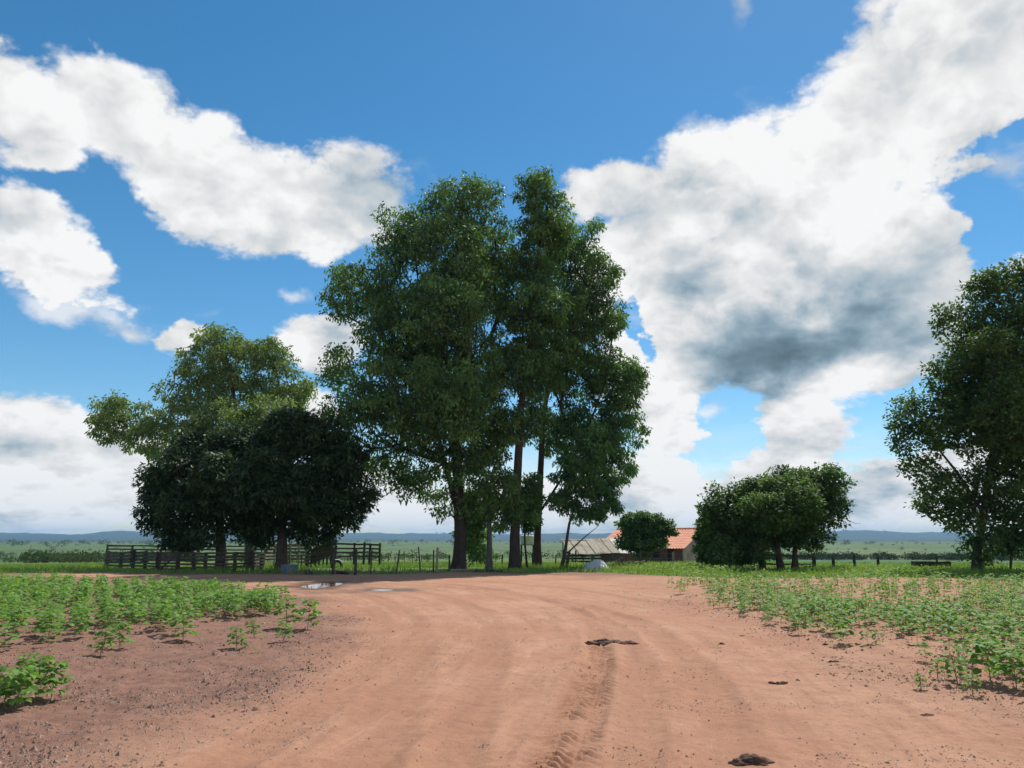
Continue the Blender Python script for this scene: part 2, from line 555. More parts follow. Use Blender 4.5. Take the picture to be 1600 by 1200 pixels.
# ================================================================== materials
MATS = {}
def mat_base(name):
    m = bpy.data.materials.new(name)
    m.use_nodes = True
    t = NT(m.node_tree)
    b = m.node_tree.nodes['Principled BSDF']
    MATS[name] = m
    return m, t, b

def leaf_mat(name, c1, c2, rough=0.45, trans=0.30, spec=0.35, young=None):
    m, t, b = mat_base(name)
    a = t.n('ShaderNodeAttribute', attribute_name='tint')
    f = a.outputs['Fac']
    col = t.mix(f, c1, c2)
    if young is not None:
        y = t.n('ShaderNodeAttribute', attribute_name='young')
        col = t.mix(y.outputs['Fac'], col, young)
    t.L.new(col, b.inputs['Base Color'])
    b.inputs['Roughness'].default_value = rough
    b.inputs['Specular IOR Level'].default_value = spec
    tr = t.n('ShaderNodeBsdfTranslucent')
    tcol = t.mix(1.0, col, (1.5, 1.7, 0.7), 'MULTIPLY')
    t.L.new(tcol, tr.inputs['Color'])
    mx = t.n('ShaderNodeMixShader'); mx.inputs[0].default_value = trans
    out = m.node_tree.nodes['Material Output']
    t.L.new(b.outputs[0], mx.inputs[1]); t.L.new(tr.outputs[0], mx.inputs[2])
    t.L.new(mx.outputs[0], out.inputs['Surface'])
    return m

def rough_mat(name, c1, c2, scale=8.0, stretch=(1, 1, 1), rough=0.85, bump=0.3, detail=6, c3=None, spec=0.3, dist=0.02):
    m, t, b = mat_base(name)
    tc = t.n('ShaderNodeTexCoord')
    v = t.v('MULTIPLY', tc.outputs['Object'], stretch)
    n = t.noise(v, scale, detail, 0.6)
    col = t.mix(t.rng(n.outputs['Fac'], 0.30, 0.70), c1, c2)
    if c3 is not None:
        n3 = t.noise(v, scale * 0.23, 4, 0.6)
        col = t.mix(t.rng(n3.outputs['Fac'], 0.50, 0.68), col, c3)
    t.L.new(col, b.inputs['Base Color'])
    b.inputs['Roughness'].default_value = rough
    b.inputs['Specular IOR Level'].default_value = spec
    if bump > 0:
        bp = t.n('ShaderNodeBump'); bp.inputs['Strength'].default_value = bump; bp.inputs['Distance'].default_value = dist
        t.L.new(n.outputs['Fac'], bp.inputs['Height'])
        t.L.new(bp.outputs[0], b.inputs['Normal'])
    return m

def ground_mat():
    m, t, b = mat_base('earth')
    g = t.n('ShaderNodeNewGeometry')
    p = g.outputs['Position']
    road = t.n('ShaderNodeAttribute', attribute_name='road').outputs['Fac']
    grass = t.n('ShaderNodeAttribute', attribute_name='grass').outputs['Fac']
    wet = t.n('ShaderNodeAttribute', attribute_name='wet').outputs['Fac']
    rut = t.n('ShaderNodeAttribute', attribute_name='rut').outputs['Fac']
    crop = t.n('ShaderNodeAttribute', attribute_name='crop').outputs['Fac']
    dist = t.v('LENGTH', p)
    big = t.noise(p, 0.35, 5, 0.6).outputs['Fac']
    mid = t.noise(p, 2.3, 6, 0.65).outputs['Fac']
    fine = t.noise(p, 38.0, 5, 0.7).outputs['Fac']
    grit = t.noise(p, 95.0, 3, 0.7).outputs['Fac']
    clot = t.noise(p, 11.0, 5, 0.7).outputs['Fac']
    # red dirt
    rc = t.mix(t.rng(big, 0.35, 0.65), (0.419, 0.205, 0.118), (0.474, 0.262, 0.160))
    rc = t.mix(t.m('MULTIPLY', t.rng(mid, 0.42, 0.68), 0.55), rc, (0.342, 0.170, 0.102))
    rc = t.mix(t.m('MULTIPLY', rut, 0.6), rc, (0.365, 0.177, 0.103))
    rc = t.mix(t.m('MULTIPLY', t.rng(clot, 0.50, 0.68), 0.45), rc, (0.289, 0.148, 0.093))
    rc = t.mix(t.m('MULTIPLY', t.rng(fine, 0.56, 0.68), 0.55), rc, (0.245, 0.123, 0.077))
    rc = t.mix(t.m('MULTIPLY', t.rng(grit, 0.64, 0.74), 0.55), rc, (0.609, 0.401, 0.261))
    cv = t.n('ShaderNodeCombineXYZ')
    t.L.new(t.m('MULTIPLY', t.n('ShaderNodeAttribute', attribute_name='lane').outputs['Fac'], 3.2), cv.inputs[0])
    t.L.new(t.m('MULTIPLY', t.n('ShaderNodeAttribute', attribute_name='run').outputs['Fac'], 0.22), cv.inputs[1])
    strk = t.noise(cv.outputs[0], 1.0, 6, 0.68).outputs['Fac']
    rc = t.mix(t.m('MULTIPLY', t.rng(strk, 0.48, 0.66), 0.5), rc, (0.300, 0.146, 0.087))
    rc = t.mix(t.m('MULTIPLY', t.rng(strk, 0.44, 0.30), 0.5), rc, (0.545, 0.334, 0.213))
    # tilled soil
    scol = t.mix(t.rng(mid, 0.35, 0.65), (0.225, 0.115, 0.077), (0.289, 0.154, 0.105))
    scol = t.mix(t.m('MULTIPLY', t.rng(clot, 0.46, 0.66), 0.6), scol, (0.160, 0.082, 0.056))
    scol = t.mix(t.m('MULTIPLY', t.rng(fine, 0.50, 0.66), 0.60), scol, (0.151, 0.076, 0.051))
    scol = t.mix(t.m('MULTIPLY', t.rng(grit, 0.62, 0.72), 0.65), scol, (0.514, 0.329, 0.237))
    col = t.mix(road, scol, rc)
    # grassland, near to far
    f1 = t.noise(p, 0.055, 6, 0.6).outputs['Fac']
    f2 = t.noise(p, 0.0065, 5, 0.55).outputs['Fac']
    f3 = t.noise(p, 1.1, 5, 0.65).outputs['Fac']
    gn = t.mix(t.rng(f1, 0.35, 0.66), (0.085, 0.155, 0.022), (0.150, 0.205, 0.042))
    gn = t.mix(t.m('MULTIPLY', t.rng(f3, 0.48, 0.72), 0.6), gn, (0.055, 0.095, 0.022))
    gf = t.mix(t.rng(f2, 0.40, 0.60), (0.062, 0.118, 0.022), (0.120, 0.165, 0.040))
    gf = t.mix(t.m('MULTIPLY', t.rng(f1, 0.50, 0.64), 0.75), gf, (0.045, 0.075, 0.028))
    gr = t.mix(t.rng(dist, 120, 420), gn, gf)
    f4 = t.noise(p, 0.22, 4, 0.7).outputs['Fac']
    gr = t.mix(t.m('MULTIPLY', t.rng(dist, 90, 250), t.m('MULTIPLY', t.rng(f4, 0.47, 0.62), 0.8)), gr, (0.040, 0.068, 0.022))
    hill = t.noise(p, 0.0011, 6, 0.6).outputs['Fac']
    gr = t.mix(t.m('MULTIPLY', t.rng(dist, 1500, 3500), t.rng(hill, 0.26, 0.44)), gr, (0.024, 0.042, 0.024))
    gr = t.mix(crop, gr, (0.030, 0.115, 0.045))
    col = t.mix(grass, col, gr)
    col = t.mix(t.m('MULTIPLY', wet, 0.75), col, (0.105, 0.055, 0.036))
    t.L.new(col, b.inputs['Base Color'])
    t.L.new(t.rng(wet, 0.0, 1.0, 0.92, 0.35, smooth=False), b.inputs['Roughness'])
    b.inputs['Specular IOR Level'].default_value = 0.25
    h = t.m('ADD', t.m('MULTIPLY', fine, 0.7), t.m('MULTIPLY', grit, 0.45))
    h = t.m('ADD', h, t.m('MULTIPLY', mid, 1.6))
    bp = t.n('ShaderNodeBump'); bp.inputs['Distance'].default_value = 0.02
    t.L.new(t.rng(dist, 8, 60, 0.85, 0.15), bp.inputs['Strength'])
    t.L.new(h, bp.inputs['Height']); t.L.new(bp.outputs[0], b.inputs['Normal'])
    return m
EARTH = ground_mat()
BARK_DARK = rough_mat('bark_dark', (0.045, 0.034, 0.027), (0.11, 0.085, 0.068), 6, (3, 3, 0.6), bump=0.6, dist=0.05)
BARK_RED = rough_mat('bark_red', (0.040, 0.026, 0.023), (0.085, 0.056, 0.048), 4, (3, 3, 0.5), bump=0.55, dist=0.05, c3=(0.06, 0.045, 0.042))
BARK_GREY = rough_mat('bark_grey', (0.08, 0.068, 0.058), (0.18, 0.155, 0.135), 4, (3, 3, 0.6), bump=0.5, dist=0.04, c3=(0.08, 0.07, 0.055))
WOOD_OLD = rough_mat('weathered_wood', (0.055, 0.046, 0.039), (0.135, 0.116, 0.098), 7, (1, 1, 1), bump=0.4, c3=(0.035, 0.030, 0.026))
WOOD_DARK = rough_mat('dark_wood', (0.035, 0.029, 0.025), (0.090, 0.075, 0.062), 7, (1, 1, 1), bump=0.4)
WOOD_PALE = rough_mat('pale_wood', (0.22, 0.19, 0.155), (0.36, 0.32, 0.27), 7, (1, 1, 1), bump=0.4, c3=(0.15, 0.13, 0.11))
WIRE = rough_mat('fence_wire', (0.16, 0.14, 0.13), (0.26, 0.24, 0.22), 20, rough=0.5, bump=0)
CLOD = rough_mat('clod', (0.22, 0.135, 0.098), (0.38, 0.25, 0.185), 14, bump=0.4, c3=(0.17, 0.105, 0.078))
GRAVEL = rough_mat('gravel', (0.36, 0.225, 0.155), (0.50, 0.345, 0.25), 14, bump=0.3, c3=(0.27, 0.165, 0.115))
DUNG = rough_mat('dung', (0.075, 0.040, 0.027), (0.165, 0.092, 0.060), 16, bump=0.7, rough=0.9)
EUC = leaf_mat('eucalyptus_leaf', (0.030, 0.074, 0.033), (0.165, 0.275, 0.090), 0.52, 0.36, 0.25, young=(0.22, 0.34, 0.09))  # dark and bright ends spread apart to colour in shaded and sunlit clumps
OLIVE = leaf_mat('olive_leaf', (0.100, 0.155, 0.062), (0.215, 0.275, 0.115), 0.55, 0.38, 0.28, young=(0.30, 0.33, 0.12))
MANGO = leaf_mat('mango_leaf', (0.022, 0.047, 0.018), (0.072, 0.118, 0.042), 0.5, 0.15, 0.28, young=(0.08, 0.12, 0.04))
ROUND = leaf_mat('round_tree_leaf', (0.038, 0.086, 0.027), (0.145, 0.220, 0.064), 0.58, 0.32, 0.18, young=(0.15, 0.21, 0.06))
GARDEN = leaf_mat('garden_tree_leaf', (0.060, 0.120, 0.034), (0.125, 0.195, 0.055), 0.55, 0.26, 0.25, young=(0.17, 0.25, 0.07))
SOY = leaf_mat('soybean_leaf', (0.092, 0.205, 0.032), (0.205, 0.330, 0.075), 0.58, 0.30, 0.2)
WEED = leaf_mat('weed_leaf', (0.160, 0.255, 0.055), (0.290, 0.370, 0.110), 0.6, 0.30, 0.2)
STEM = rough_mat('green_stem', (0.14, 0.19, 0.06), (0.22, 0.25, 0.10), 20, bump=0.1)
GRASS = leaf_mat('grass_blade', (0.120, 0.215, 0.040), (0.270, 0.340, 0.095), 0.55, 0.32, 0.3)
BELT = leaf_mat('belt_leaf', (0.022, 0.040, 0.018), (0.050, 0.070, 0.030), 0.8, 0.1, 0.05)
SCRUB = leaf_mat('scrub_leaf', (0.040, 0.068, 0.024), (0.100, 0.125, 0.045), 0.8, 0.15, 0.05)

# ================================================================== ground sheet
def make_ground():
    rs = [0.0, 1.5, 3.0, 4.2, 5.0]
    while rs[-1] < 13.5: rs.append(rs[-1] + 0.032)
    while rs[-1] < 60: rs.append(rs[-1] * 1.0085)
    while rs[-1] < 200: rs.append(rs[-1] * 1.03)
    while rs[-1] < 9300: rs.append(rs[-1] * 1.055)
    rs = np.array(rs[1:])
    fine = np.linspace(R(-40), R(40), 430)
    coarse = np.linspace(R(40), R(320), 46)[1:-1]
    th = np.concatenate([fine, coarse])
    nr, nt = len(rs), len(th)
    rr, tt = np.meshgrid(rs, th, indexing='ij')
    x = rr * np.sin(tt); y = rr * np.cos(tt)
    z = gz(x.ravel(), y.ravel()).reshape(x.shape)
    road, grass, sd = zones(x.ravel(), y.ravel())
    V = np.stack([x, y, z], -1).reshape(-1, 3)
    sandy = np.maximum(road, .85 * sm(V[:, 0], 1.5, 4.0) * sm(V[:, 1], 40, 36))
    ctr = np.array([[0, 0, float(gz0(0, 0))]])
    rut = np.zeros(len(V))
    _, lane, run = dist_polyline(V[:, 0], V[:, 1], TRACKS[1][0])
    lane = np.clip(lane, -6, 9)
    for pl, wdt, dep, tread in TRACKS:
        dist, side, along = dist_polyline(V[:, 0], V[:, 1], pl)
        rut = np.maximum(rut, np.exp(-(dist / (wdt * 1.15)) ** 4))
    wet = np.zeros(len(V))
    for pl in PUD:
        dd, _, _ = dist_polyline(V[:, 0], V[:, 1], np.vstack([pl, pl[:1]]))
        s = np.where(in_poly(V[:, 0], V[:, 1], pl), -dd, dd)
        wet = np.maximum(wet, sm(s + 0.9 * fbm(V[:, 0] / 0.9, V[:, 1] / 0.5, 3, 2), 1.6, 0.2))
    # churned damp earth round the puddles
    a = ground_at(525, 924)
    e = np.hypot((V[:, 0] - a[0]) / 3.2, (V[:, 1] - a[1]) / 1.5)
    wet = np.maximum(wet, 0.55 * sm(e + 1.3 * fbm(V[:, 0] / 0.8, V[:, 1] / 0.8, 4, 6), 1.0, 0.3))
    # a sown green field in the hollow on the right
    crop = sm(V[:, 0], 45, 60) * sm(V[:, 1], 120, 128) * sm(V[:, 1], 262, 250)
    i, j = np.meshgrid(np.arange(nr - 1), np.arange(nt), indexing='ij')
    j2 = (j + 1) % nt
    Q = np.stack([i * nt + j, (i + 1) * nt + j, (i + 1) * nt + j2, i * nt + j2], -1).reshape(-1, 4)[:, ::-1]
    cx = V[Q].mean(1)
    froad = road[Q].mean(1) > 0.5
    names = ('ground', 'dirt_road')
    for nm, msk in zip(names, (~froad, froad)):
        q = Q[msk]
        used, invx = np.unique(q.ravel(), return_inverse=True)
        me = mesh_np(nm, V[used], invx.reshape(-1, 4), 4,
                     {'road': sandy[used], 'grass': grass[used], 'wet': wet[used], 'rut': rut[used] * road[used], 'crop': crop[used], 'lane': lane[used], 'run': run[used]}, True)
        o = link(nm, me, EARTH)
        o['kind'] = 'structure'
        o['label'] = 'open ground of tilled soil, grass and far hills' if nm == 'ground' else 'red dirt road curving through the yard'
make_ground()

WATER, _t, _b = mat_base('puddle_water')
_b.inputs['Base Color'].default_value = (0.16, 0.10, 0.07, 1)
_b.inputs['Roughness'].default_value = 0.04
_b.inputs['Specular IOR Level'].default_value = 0.6
_n = _t.noise(_t.n('ShaderNodeTexCoord').outputs['Object'], 5, 3, 0.5)
_bp = _t.n('ShaderNodeBump'); _bp.inputs['Strength'].default_value = 0.05; _bp.inputs['Distance'].default_value = 0.02
_t.L.new(_n.outputs['Fac'], _bp.inputs['Height']); _t.L.new(_bp.outputs[0], _b.inputs['Normal'])
for pl, lab in zip(PUD, ('wider muddy puddle on the dirt road before the blue tub', 'narrow smaller puddle to the right of the wide puddle')):
    c = pl.mean(0); z = float(gz0(*c)) - 0.012
    pl2 = c + (pl - c) * 1.12
    mb = MB(); mb.add([(p[0] - c[0], p[1] - c[1], 0) for p in pl2] + [(p[0] - c[0], p[1] - c[1], -0.05) for p in pl2],
                      [tuple(range(len(pl2)))] + [(k, k + len(pl2), (k + 1) % len(pl2) + len(pl2), (k + 1) % len(pl2)) for k in range(len(pl2))])
    o = mb.build('puddle', WATER, None, (c[0], c[1], z)); tag(o, lab, 'puddle', kind='structure')

# ================================================================== foliage
def unit(a):
    return a / (np.linalg.norm(a, axis=-1, keepdims=True) + 1e-9)

def leaf_mesh(name, C, D, Nn, L, W, tint, young=None, fold=0.25):
    """folded lozenge leaves: C base points, D directions, Nn normals"""
    D = unit(D); S = unit(np.cross(D, Nn)); U = np.cross(S, D)
    L = L[:, None]; W = W[:, None]
    tip = C + D * L - U * L * 0.10
    mid = C + D * L * 0.45 + U * W * fold
    a = mid - U * W * fold * 1.6 + S * W * 0.5
    b = mid - U * W * fold * 1.6 - S * W * 0.5
    n = len(C)
    V = np.stack([C, a, tip, b], 1).reshape(-1, 3)
    base = (np.arange(n) * 4)[:, None]
    T = np.concatenate([base + [0, 1, 2], base + [0, 2, 3]], 0)
    at_ = {'tint': np.repeat(tint, 4)}
    if young is not None:
        at_['young'] = np.repeat(young, 4)
    return mesh_np(name, V, T, 3, at_)

def limb_mesh_arrays(P, par, rad, sides=6):
    """one cone for every node with a parent"""
    idx = np.where(par >= 0)[0]
    a = P[par[idx]]; b = P[idx]
    rb = rad[idx]; ra = np.minimum(rad[par[idx]], rb * 1.25)
    d = unit(b - a)
    h = np.where(np.abs(d[:, 2:3]) < 0.9, np.array([[0, 0, 1.0]]), np.array([[1.0, 0, 0]]))
    s = unit(np.cross(d, h)); u = np.cross(d, s)
    ang = np.arange(sides) * 2 * pi / sides
    ring = s[:, None, :] * np.cos(ang)[None, :, None] + u[:, None, :] * np.sin(ang)[None, :, None]
    A = (a - d * ra[:, None] * 0.3)[:, None, :] + ring * ra[:, None, None]
    B = (b + d * rb[:, None] * 0.3)[:, None, :] + ring * rb[:, None, None]
    n = len(idx)
    V = np.concatenate([A, B], 1).reshape(-1, 3)
    k = np.arange(sides); k2 = (k + 1) % sides
    q = np.stack([k, k2, k2 + sides, k + sides], -1)
    Fq = (np.arange(n)[:, None, None] * 2 * sides + q[None]).reshape(-1, 4)
    return V, Fq

def trunk_arrays(path, rad, sides=16, flare=0.5, seed=0):
    rg = np.random.default_rng(seed)
    path = np.asarray(path, float); rad = np.asarray(rad, float)
    # resample
    seg = np.linalg.norm(np.diff(path, axis=0), axis=1); s = np.concatenate([[0], np.cumsum(seg)])
    n = max(8, int(s[-1] / 0.35))
    t = np.concatenate([np.linspace(0, 0.9, 6), np.linspace(1.2, s[-1], n)])
    Pp = np.stack([np.interp(t, s, path[:, i]) for i in range(3)], -1)
    r = np.interp(t, s, rad) * (1 + flare * np.exp(-t / 0.45))
    k = np.arange(sides); ang = 2 * pi * k / sides
    ph = rg.random(4) * 6.3
    V = []
    for i in range(len(t)):
        lob = 1 + 0.10 * np.sin(3 * ang + ph[0] + t[i] * 0.15) + 0.06 * np.sin(5 * ang + ph[1] - t[i] * 0.1) + 0.16 * flare * math.exp(-t[i] / 0.5) * np.sin(5 * ang + ph[2]) + rg.normal(0, 0.018, sides)
        q = np.stack([np.cos(ang) * r[i] * lob, np.sin(ang) * r[i] * lob, np.zeros(sides)], -1) + Pp[i]
        V.append(q)
    V = np.concatenate(V)
    m = len(t)
    Fq = np.array([[i * sides + a, i * sides + (a + 1) % sides, (i + 1) * sides + (a + 1) % sides, (i + 1) * sides + a] for i in range(m - 1) for a in range(sides)])
    return V, Fq

def tree(name, label, base_px, depth, trunks, lobes, leafmat, bark, nleaf, clump_r=0.55, clump_gap=0.95, L=0.20, W=0.055, droop=0.7,
         flat=False, bf=0.35, seed=1, group=None, rtip=0.0135, depth_k=1.0, fill=1.0, crown_from=0.25, young=0.16, spread=0.61, cat='tree'):
    """trunks: lists of (px, py, radius_m, depth offset); lobes: (px, py, rx_px, ry_px, depth offset m)"""
    nleaf = int(nleaf * 1.05); L *= 1.2; W *= 1.7; clump_r *= 1.0
    rg = np.random.default_rng(seed)
    gx = ground_at(*base_px) if depth is None else None
    if depth is None:
        depth = gx[1]
    k = depth / F / CP          # metres per pixel near that distance
    bp = at(base_px[0], base_px[1], depth)
    bp[2] = float(gz0(bp[0], bp[1])) - 0.06
    root = thing(name, label, cat, bp, group)
    nodesP, par, fixed = [], [], []
    tV, tF = [], []
    off = 0
    startable = []
    for ti, tr in enumerate(trunks):
        pts, rads = [], []
        for q in tr:
            p = at(q[0], q[1], depth + (q[3] if len(q) > 3 else 0.0))
            pts.append(p); rads.append(q[2])
        if tr[0][1] > 870:
            pts[0][2] = float(gz0(pts[0][0], pts[0][1])) - 0.08
        pts = np.array(pts); rads = np.array(rads)
        # a little sway
        if len(pts) > 2:
            pts[1:-1] += rg.normal(0, 0.05, pts[1:-1].shape)
        V, Fq = trunk_arrays(pts, rads, flare=0.5 if tr[0][1] > 870 else 0.0, seed=seed * 7 + ti)
        tV.append(V - bp); tF.append(Fq + off); off += len(V)
        seg = np.linalg.norm(np.diff(pts, axis=0), axis=1); s = np.concatenate([[0], np.cumsum(seg)])
        tt = np.linspace(0, s[-1], max(4, int(s[-1] / 0.5)))
        Pp = np.stack([np.interp(tt, s, pts[:, i]) for i in range(3)], -1)
        rr = np.interp(tt, s, rads)
        b0 = len(nodesP)
        for i in range(len(tt)):
            nodesP.append(Pp[i]); par.append(b0 + i - 1 if i > 0 else -1); fixed.append(rr[i])
            startable.append(tt[i] / s[-1] >= crown_from)
    # clumps of foliage in the lobes
    cl, cw = [], []
    for lb in lobes:
        px, py, rx, ry = lb[:4]; rx *= 1.08; ry *= 1.08; dz = lb[4] if len(lb) > 4 else 0.0
        c = at(px, py, depth + dz)
        kk = (depth + dz) / F / CP
        a = np.array([rx * kk, 0.5 * (rx + ry) * kk * depth_k, ry * kk])
        # every lobe is a bunch of smaller billows
        nb = 12
        bd = unit(rg.normal(size=(nb, 3)) + [0, 0, 0.15])
        for d0 in bd:
            cb = c + d0 * a * rg.uniform(.50, .72)
            ab = a * rg.uniform(.36, .54)
            surf = 4 * pi * (ab[0] * ab[1] + ab[0] * ab[2] + ab[1] * ab[2]) / 3
            n = max(3, int(fill * surf / clump_gap ** 2 * 2.2))
            d = unit(rg.normal(size=(n, 3)) + [0, 0, 0.45])
            rad = np.where(rg.random(n) < 0.85, rg.uniform(0.70, 1.0, n), rg.uniform(0.1, 0.7, n))
            cl.append(cb + d * rad[:, None] * ab)
    T = np.concatenate(cl)
    # thin out clumps that crowd each other
    keep = []
    order = rg.permutation(len(T))
    Tk = np.zeros((0, 3))
    for i in order:
        if len(Tk) == 0 or np.min(np.sum((Tk - T[i]) ** 2, 1)) > (clump_gap * spread) ** 2:
            Tk = np.vstack([Tk, T[i]])
    T = Tk
    gzT = gz0(T[:, 0], T[:, 1])
    T = T[T[:, 2] > gzT + 0.5]
    # grow branches towards every clump
    P = list(nodesP); par = list(par); fixed = list(fixed); start = list(startable)
    PA = np.array(P); pl = np.zeros(len(P))
    for i in range(len(P)):
        if par[i] >= 0:
            pl[i] = pl[par[i]] + np.linalg.norm(PA[i] - PA[par[i]])
    n = len(T)
    best = np.full(n, 1e9); bi = np.zeros(n, int)
    def relax(j, p, plj):
        nonlocal best, bi
        dv = T - p
        dist = np.linalg.norm(dv, axis=1)
        pen = np.clip(-dv[:, 2], 0, None) * 0.5     # branches rather rise than fall
        cst = dist + pen + bf * plj
        mk = cst < best
        best = np.where(mk, cst, best); bi = np.where(mk, j, bi)
    for i in range(len(P)):
        if start[i]:
            relax(i, PA[i], pl[i])
    P = [np.array(p) for p in P]; pl = list(pl)
    done = np.zeros(n, bool)
    tips = []
    for _ in range(n):
        c = np.where(done, 1e12, best)
        i = int(np.argmin(c)); done[i] = True
        j = int(bi[i]); a = P[j]; b = T[i]
        dist = np.linalg.norm(b - a)
        m = max(1, int(dist / 0.75))
        prev = j
        bend = rg.normal(0, 0.06, 3) * dist + np.array([0, 0, 0.10 * dist])
        for s in range(1, m + 1):
            f = s / m
            p = a + (b - a) * f + bend * (4 * f * (1 - f)) + (rg.normal(0, 0.03, 3) if s < m else 0)
            P.append(p); par.append(prev); fixed.append(None)
            pl.append(pl[prev] + dist / m)
            prev = len(P) - 1
            relax(prev, p, pl[prev])
        tips.append(prev)
    PA = np.array(P); par = np.array(par)
    cnt = np.zeros(len(P))
    cnt[tips] += 1
    for i in range(len(P) - 1, -1, -1):
        if par[i] >= 0:
            cnt[par[i]] += cnt[i]
    rad = rtip * np.maximum(cnt, 1) ** 0.47
    isfix = np.array([f is not None for f in fixed])
    rad = np.where(isfix, np.array([f if f is not None else 0 for f in fixed]), rad)
    par2 = par.copy(); par2[isfix] = -1
    V, Fq = limb_mesh_arrays(PA - bp, par2, rad, 5)
    tV.append(V); tF.append(Fq + off)
    me = mesh_np('trunk', np.concatenate(tV), np.concatenate(tF), 4, None, True)
    link('trunk', me, bark, root)
    # leaves
    nc = len(T)
    w = rg.uniform(0.55, 1.45, nc); w /= w.sum()
    ci = rg.choice(nc, nleaf, p=w)
    cr = clump_r * rg.uniform(0.75, 1.3, nc)
    o = rg.normal(size=(nleaf, 3))
    o = unit(o) * (rg.random(nleaf) ** 0.45)[:, None]
    o[:, 2] *= 0.75
    C = T[ci] + o * cr[ci][:, None]
    if flat:
        D = unit(o * [1, 1, 0.3] + rg.normal(0, 0.45, (nleaf, 3)) + np.array([0, 0, -0.30 * droop]))
        Nn = unit(rg.normal(0, 0.45, (nleaf, 3)) + np.array([0, 0, 1.0]) + o * 0.6)
    else:
        D = unit(rg.normal(0, 0.6, (nleaf, 3)) + o * 0.5 + np.array([0, 0, -droop]))
        Nn = unit(rg.normal(0, 1.0, (nleaf, 3)) + np.array([0, 0, 0.5]))
    sv = rg.uniform(0.55, 1.45, nleaf); Ls = L * sv; Ws = W * sv * rg.uniform(0.8, 1.2, nleaf)
    ctint = rg.random(nc)
    tint = np.clip(0.62 * ctint[ci] ** 1.2 + 0.38 * rg.random(nleaf), 0, 1)  # clump share puts lit and shaded clump contrast into leaf colour; rest is random
    cy_ = np.where(rg.random(nc) < young, rg.uniform(0.3, 0.9, nc), 0)
    cr_me = leaf_mesh('crown', C - bp, D, Nn, Ls, Ws, tint, cy_[ci] * rg.random(nleaf))
    link('crown', cr_me, leafmat, root)
    print(name, 'depth %.1f clumps %d nodes %d' % (depth, nc, len(P)))
    return root, bp

# ---- the tall eucalyptus group
tree('eucalyptus_tree', 'broadest tall eucalyptus with the thickest trunk, left in the tall group', (718, 890), None,
     [[(718, 890, .40), (718, 840, .36), (716, 740, .31), (715, 640, .26), (722, 520, .20), (728, 420, .13), (732, 340, .05)],
      [(714, 800, .15), (690, 700, .14), (655, 590, .11), (625, 500, .07), (610, 450, .04)]],
     [(745, 322, 52, 40, 0), (690, 340, 52, 46, .5), (640, 385, 55, 58, 0), (755, 385, 45, 60, 1), (700, 400, 60, 55, -2), (570, 455, 58, 52, 0), (640, 470, 70, 60, -2),
      (715, 480, 60, 70, -1.5), (775, 450, 28, 60, 1), (535, 465, 30, 32, 0), (600, 545, 62, 50, 0), (528, 590, 30, 42, .5), (690, 580, 70, 65, 2), (560, 650, 56, 55, -1),
      (640, 665, 62, 55, -2), (745, 590, 42, 70, -1), (690, 720, 56, 45, -1), (590, 718, 50, 32, 1), (645, 755, 42, 24, 0), (750, 680, 40, 50, 1), (700, 655, 60, 60, 0), (690, 780, 26, 26, 1), (730, 790, 24, 30, 1.5), (600, 610, 60, 50, -4), (690, 500, 60, 60, -4), (700, 620, 60, 60, -4.5), (650, 560, 50, 50, 4), (740, 440, 40, 60, 4)],
     EUC, BARK_RED, 105000, 0.62, 1.0, 0.22, 0.058, 0.75, seed=3, crown_from=0.18, group='tall eucalyptus trees')
tree('eucalyptus_tree', 'tallest eucalyptus with a straight bare dark trunk, middle of the tall group', (804, 890), None,
     [[(804, 891, .34), (805, 840, .29), (808, 740, .25), (815, 640, .21), (828, 520, .16), (840, 420, .11), (848, 320, .04)]],
     [(850, 302, 40, 33, 0), (848, 355, 44, 45, 0), (828, 420, 42, 50, 0), (812, 500, 40, 55, 0), (845, 480, 40, 50, -1), (800, 590, 40, 55, 0), (830, 580, 36, 50, 1), (790, 670, 34, 40, 0), (835, 650, 28, 40, 1)],
     EUC, BARK_RED, 42000, 0.60, 1.0, 0.21, 0.055, 0.8, seed=5, crown_from=0.35, group='tall eucalyptus trees')
tree('eucalyptus_tree', 'tall eucalyptus with a slender reddish trunk and long leaning limbs, right in the tall group', (842, 888), None,
     [[(841, 889, .27), (842, 840, .23), (845, 740, .20), (850, 650, .16), (868, 540, .12), (885, 440, .07), (895, 390, .03)],
      [(844, 800, .10), (880, 745, .09), (915, 680, .075), (945, 600, .05), (955, 540, .03)]],
     [(925, 368, 14, 24, 0), (888, 400, 46, 46, 0), (930, 440, 40, 45, 0), (895, 490, 52, 52, 0), (948, 515, 32, 45, 0), (958, 590, 42, 45, 0), (905, 585, 48, 50, 1), (984, 600, 24, 40, 0),
      (972, 665, 34, 50, 0), (930, 700, 44, 38, -1), (885, 675, 42, 44, 1), (862, 560, 34, 50, -1), (960, 725, 30, 30, 0)],
     EUC, BARK_RED, 60000, 0.60, 1.0, 0.21, 0.055, 0.85, seed=8, crown_from=0.25, group='tall eucalyptus trees')
tree('young_tree', 'young tree with a slim pale trunk between the two thickest eucalyptus trunks', (765, 890), None,
     [[(765, 891, .19), (765, 850, .15), (764, 800, .12), (768, 740, .06)]],
     [(775, 760, 30, 30, -.5), (745, 795, 26, 28, .5), (790, 800, 22, 26, 0), (738, 838, 24, 22, 2.0), (760, 720, 26, 26, 0), (745, 862, 20, 14, 2.2)],
     EUC, BARK_GREY, 15000, 0.5, .8, 0.20, 0.055, 0.7, seed=12, crown_from=0.4, young=0.5)
